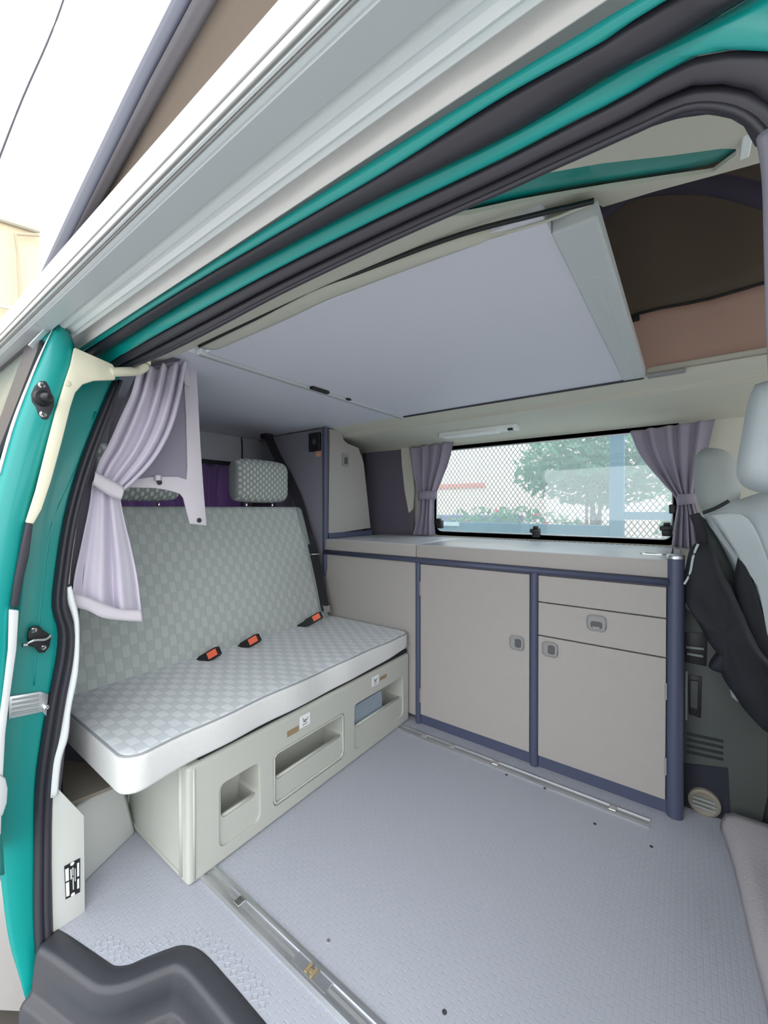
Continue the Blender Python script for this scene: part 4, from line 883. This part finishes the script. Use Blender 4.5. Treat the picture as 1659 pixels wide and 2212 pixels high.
mk('seat_base', box((.13, .115, 0), (.7, .55, .40), .03, 3), M['console'], ds, smooth=True, angle=40)
mk('seat_pan', box((.14, .06, .40), (.75, .56, .52), .04, 4), M['cover2'], ds, smooth=True, angle=40)
for (a, b, c_) in (((1518, 1108), (1545, 1098), (1575, 1082)),): mk('cover_strap', tube(px3((a, b, c_), 'y', .06), .006, 8, 5), M['black'], ds, smooth=True)
ps = empty('passenger_seat', (.30, -.5, 0), 'passenger seat with shaggy pale cover at the right margin', 'seat')
ho = px3([(1630, 835), (1700, 820), (1790, 850), (1800, 1000), (1770, 1060), (1690, 1072), (1620, 1058), (1594, 1035), (1592, 1000), (1604, 930), (1615, 870)], 'y', -.45)
mk('headrest', puffy(ho, (.01, .11, 0)), M['cover'], ps, smooth=True)
mk('backrest', box((.33, -.70, .45), (.50, -.15, 1.05), .05, 4), M['cover'], ps, smooth=True, angle=40)
mk('seat_base', box((.26, -.68, .075), (.75, -.14, .42), .03, 3), M['console'], ps, smooth=True, angle=40)
# carpeted pedestal in front of the passenger seat, pale edge
pd = empty('seat_pedestal', (.25, -.35, 0), 'grey carpeted pedestal under the passenger seat at the floor edge', 'pedestal')
e = [at(a, b, 'z', 0) for a, b in ((1560, 1790), (1585, 1860), (1610, 1960), (1635, 2070), (1659, 2160), (1690, 2300))]
mk('carpet', sheet([[p, p + V((.003, 0, .03)), p + V((.012, 0, .05)), p + V((.03, 0, .06)), p + V((.3, 0, .06))] for p in resample(catmull(e, 4), 24)], .006), M['shoe'], pd, smooth=True)

# seat base console with heater controls
co = empty('heater_console', (.15, .1, 0), 'dark grey plastic side console with heater controls and vents right of the kitchen post', 'console')
YC = .075
mk('shell', prism(px3([(1472, 1240), (1530, 1250), (1580, 1330), (1600, 1450), (1659, 1560), (1659, 1720), (1640, 1800), (1560, 1790), (1474, 1765)], 'y', YC), (0, .03, 0), bev=.003), M['console'], co, smooth=True, angle=40)
kn = at(1495, 1308, 'y', YC); mk('knob', lathe(kn, (0, -1, 0), [(0, .020), (.012, .019), (.016, .010)], 20), M['cover2'], co, smooth=True, angle=40)
def pr_(pts, th, m, par, name, y=YC, bev=.0015): return mk(name, prism(px3(pts, 'y', y - th), (0, th, 0), bev=bev), m, par, smooth=True, angle=40)
r1 = pr_([(1478, 1365), (1528, 1368), (1526, 1440), (1478, 1430)], .004, M['black'], co, 'control_recess')
for k, (a, b) in enumerate((((1482, 1398), (1521, 1402)), ((1484, 1412), (1519, 1418)))): mk('slider', tube(px3((a, b), 'y', YC - .007), .0045, 8, 1), M['cover2'], r1, smooth=True)
r2 = pr_([(1486, 1458), (1516, 1462), (1514, 1552), (1488, 1543)], .004, M['black'], co, 'switch_bezel')
pr_([(1491, 1470), (1508, 1472), (1507, 1532), (1491, 1528)], .012, M['console'], r2, 'rocker_switch')
mk('side_rib', tube(px3(((1483, 1450), (1482, 1555)), 'y', YC - .004), .004, 8, 1), M['cover2'], co, smooth=True)
for k in range(4): pr_([(1483, 1582 + 13 * k), (1562, 1599 + 13 * k), (1563, 1605 + 13 * k), (1484, 1588 + 13 * k)], .002, M['black'], co, 'vent_slot', bev=0)
mk('lower_panel', prism(px3([(1466, 1648), (1572, 1660), (1578, 1790), (1466, 1768)], 'y', YC - .004), (0, .004, 0)), mat('very_dark_carpet', (40, 42, 54), .9), co)
vo = at(1521, 1731, 'y', YC - .006); vt = mk('round_outlet', lathe(vo, (0, -1, 0), [(0, .046), (.012, .045), (.016, .038), (.010, .030), (.006, .012)], 28), mat('pale_outlet', (140, 134, 122), .7, bump=.4, bscale=60), co, smooth=True, angle=50)
for k in (-1, 0, 1): mk('outlet_fin', box((vo.x - .032, vo.y - .020, vo.z + k * .014 - .002), (vo.x + .032, vo.y - .012, vo.z + k * .014 + .002)), M['cover2'], vt)
# far wall cab details: pillar button
mk('belt_button', lathe(at(1607, 809, 'y', .42), (0, -1, -.3), [(0, .012), (.006, .011), (.008, .005)], 16), M['hand'], bpy.data.objects['wall_far'], smooth=True)
# black jacket hanging over the seat side
jk = empty('black_jacket', at(1600, 1400, 'y', .02), 'black padded jacket slung between the kitchen post and the driver seat', 'jacket')
jo = px3([(1508, 1170), (1535, 1180), (1560, 1230), (1598, 1310), (1640, 1400), (1690, 1470), (1720, 1600), (1659, 1580), (1615, 1540), (1578, 1490), (1556, 1452), (1566, 1432), (1540, 1400), (1510, 1350), (1485, 1305), (1478, 1260), (1482, 1215), (1490, 1185)], 'y', .0)
n = puffy(jo, (.0, .045, .0), 7, 4)
for v in n.verts: v.co += V((1, 0, 0)) * .004 * noise.noise(v.co * 22) + V((0, 1, 0)) * .022 * noise.noise(v.co * 16)
mk('body_cloth', n, M['jacket'], jk, smooth=True)
jo2 = px3([(1556, 1452), (1530, 1440), (1548, 1410), (1575, 1395), (1600, 1430)], 'y', -.01)
mk('sleeve_end', puffy(jo2, (.0, .03, 0)), M['jacket'], jk, smooth=True)
jo3 = px3([(1596, 1195), (1616, 1225), (1642, 1300), (1664, 1390), (1690, 1470), (1659, 1500), (1622, 1420), (1596, 1330), (1584, 1260)], 'y', .035)
mk('hanging_sleeve', puffy(jo3, (.0, .02, 0)), M['jacket'], jk, smooth=True)
mk('light_lining', tube(px3([(1508, 1175), (1498, 1200), (1490, 1240), (1478, 1262)], 'y', -.035), .0035, 8, 5), M['cover'], jk, smooth=True)
mk('dark_strap', ribbon(px3([(1500, 1110), (1515, 1150), (1520, 1190), (1545, 1220)], 'y', .05), .03, side=(1, 0, 0)), M['belt'], jk, smooth=True)

# ------------------------------------------------------------------ outside, beyond the window: steel fence with expanded mesh
fc = empty('mesh_fence', (-.4, 1.3, -.6), 'blue-grey steel fence with expanded diamond mesh outside the kitchen window', 'fence')
FY = 1.3
mk('fence_post', box((-.372, FY - .03, -.6), (-.290, FY + .03, 2.3), .004), M['frame'], fc)
mk('fence_post', box((-2.35, FY - .03, -.6), (-2.27, FY + .03, 2.3), .004), M['frame'], fc)
mk('fence_post', box((.95, FY - .03, -.6), (1.03, FY + .03, 2.3), .004), M['frame'], fc)
mk('fence_rail', box((-2.27, FY - .02, .875), (-.372, FY + .02, .945), .003), M['frame'], fc)
mk('fence_rail', box((-.29, FY - .02, .985), (.95, FY + .02, 1.035), .003), M['frame'], fc)
mk('fence_rail', box((-2.27, FY - .02, 2.2), (.95, FY + .02, 2.28), .003), M['frame'], fc)
n = bmesh.new(); dx, dz = .033, .046; cols = int(3.3 / dx); rws = int(1.9 / (dz / 2))
for r in range(0, 66):
    z = .45 + r * dz / 2; vs = []
    for c in range(0, cols + 1):
        for h in (0, .5):
            x = -2.28 + (c + h) * dx; zz = z + (dz / 4 if ((h == 0) ^ (r % 2 == 0)) else -dz / 4)
            vs.append((n.verts.new((x, FY, zz - .0042)), n.verts.new((x, FY, zz + .0042))))
    for a, b in zip(vs, vs[1:]): n.faces.new((a[0], b[0], b[1], a[1]))
mk('diamond_mesh', n, M['meshm'], fc, kind='stuff')
mk('fence_sign', box((-1.60, FY - .030, .915), (-1.44, FY - .021, .945)), mat('pale_blue_tag', (205, 228, 240), .5), fc)
# shrubs and small tree
def shrub(name, c, R, nleaf, label, red=0, size=.045, group=None):
    t = empty(name, (c[0], c[1], -.6), label, 'shrub' if 'tree' not in name else 'tree')
    for part, m, k in (('foliage', M['leaf'], nleaf), ('blossoms', M['redleaf'], red)):
        if not k: continue
        n = bmesh.new()
        for _ in range(k):
            d = V((random.gauss(0, 1), random.gauss(0, 1), random.gauss(0, 1))).normalized() * random.random() ** .4; p = V(c) + V((d.x * R[0], d.y * R[1], d.z * R[2]))
            a = V((random.gauss(0, 1), random.gauss(0, 1), random.gauss(0, .6))).normalized(); b = a.orthogonal().normalized(); s = size * random.uniform(.6, 1.4)
            n.faces.new([n.verts.new(p - a * s), n.verts.new(p + b * s * .4), n.verts.new(p + a * s), n.verts.new(p - b * s * .4)])
        mk(part, n, m, t, kind='stuff')
    n = bmesh.new()
    for k in range(5): tube([V((c[0], c[1], -.6)), V((c[0] + random.uniform(-.1, .1) * R[0], c[1], c[2] - R[2] * .5)), V((c[0] + random.uniform(-.6, .6) * R[0], c[1] + random.uniform(-.3, .3), c[2] + random.uniform(-.2, .6) * R[2]))], [.03, .02, .008], 6, 4, bm=n)
    mk('stems', n, mat('bark', (120, 100, 84), .9), t)
shrub('broad_tree', (-.95, 4.4, 1.62), (1.1, .8, .55), 1500, 'loose green tree behind the fence post', size=.09)
shrub('flowering_shrub', (-1.9, 3.6, .55), (1.3, .5, .55), 1400, 'low green shrub with red blossoms outside the window', red=60, size=.06)
shrub('garden_shrub', (.35, 3.2, 1.0), (.6, .5, 1.0), 1200, 'tall green shrub outside right of the fence post', size=.06)
# dark garden box and pale house wall
hw = mk('garden_wall', box((-7, 6.5, -.6), (5, 6.7, 3.2)), M['brick'], label='pale pinkish house wall beyond the fence', cat='wall')
mk('red_band', box((-5.0, 6.47, 1.50), (-3.4, 6.5, 1.60)), mat('red_paint', (222, 140, 126), .7), hw)
n = box((-3.3, 4.2, -.6), (-2.0, 4.7, .95), .02); mk('storage_shed', n, mat('violet_grey_boards', (128, 124, 160), .8), label='low violet-grey storage box beyond the fence on the left', cat='box')
# ground, distant building and overhead wire
mk('ground', box((-60, -60, -.66), (60, 60, -.60)), M['ground'], kind='structure', label='grey concrete ground around the van', cat='ground')
d1_ = at(0, 470, 'x', -16); d2_ = at(85, 497, 'x', -16)
bl = empty('distant_building', (-16, d1_.y, -.6), 'cream coloured building behind the open door on the left', 'building')
mk('wall', prism([V((-16, d1_.y - 14, -.6)), V((-16, d2_.y, -.6)), V((-16, d2_.y, d2_.z)), V((-16, d1_.y, d1_.z)), V((-16, d1_.y - 14, d1_.z + (d1_.z - d2_.z) * 6))], (-8, 0, 0)), M['build'], bl)
mk('roof_edge', tube([at(-40, 458, 'x', -15.9), at(0, 470, 'x', -15.9), at(85, 497, 'x', -15.9)], .10, 8, 1), mat('grey_gutter', (190, 190, 180), .7), bl)
mk('downpipe', tube([at(84, 508, 'x', -15.8), at(33, 506, 'x', -15.8), at(40, 570, 'x', -15.8), at(47, 690, 'x', -15.8)], .05, 8, 1), mat('brown_pipe', (176, 164, 140), .7), bl)
mk('ledge', tube([at(-40, 654, 'x', -15.8), at(0, 662, 'x', -15.8), at(50, 670, 'x', -15.8)], .05, 8, 1), mat('grey_ledge', (200, 196, 180), .7), bl)
mk('overhead_wire', tube([at(150, -60, 'x', -12), at(137, 0, 'x', -12), at(103, 90, 'x', -12), at(50, 210, 'x', -12), at(0, 338, 'x', -12), at(-60, 500, 'x', -12)], .018, 8, 4), M['ink'], label='thin dark overhead wire crossing the white sky', cat='wire')
# ------------------------------------------------------------------ repeats carry one group
for o in bpy.data.objects:
    if o.parent is None:
        for stem, g_ in (('floor_rail', 'floor rails'), ('bed_board', 'overhead bed boards'), ('window_curtain', 'curtains of the kitchen window')):
            if o.name.startswith(stem): o['group'] = g_
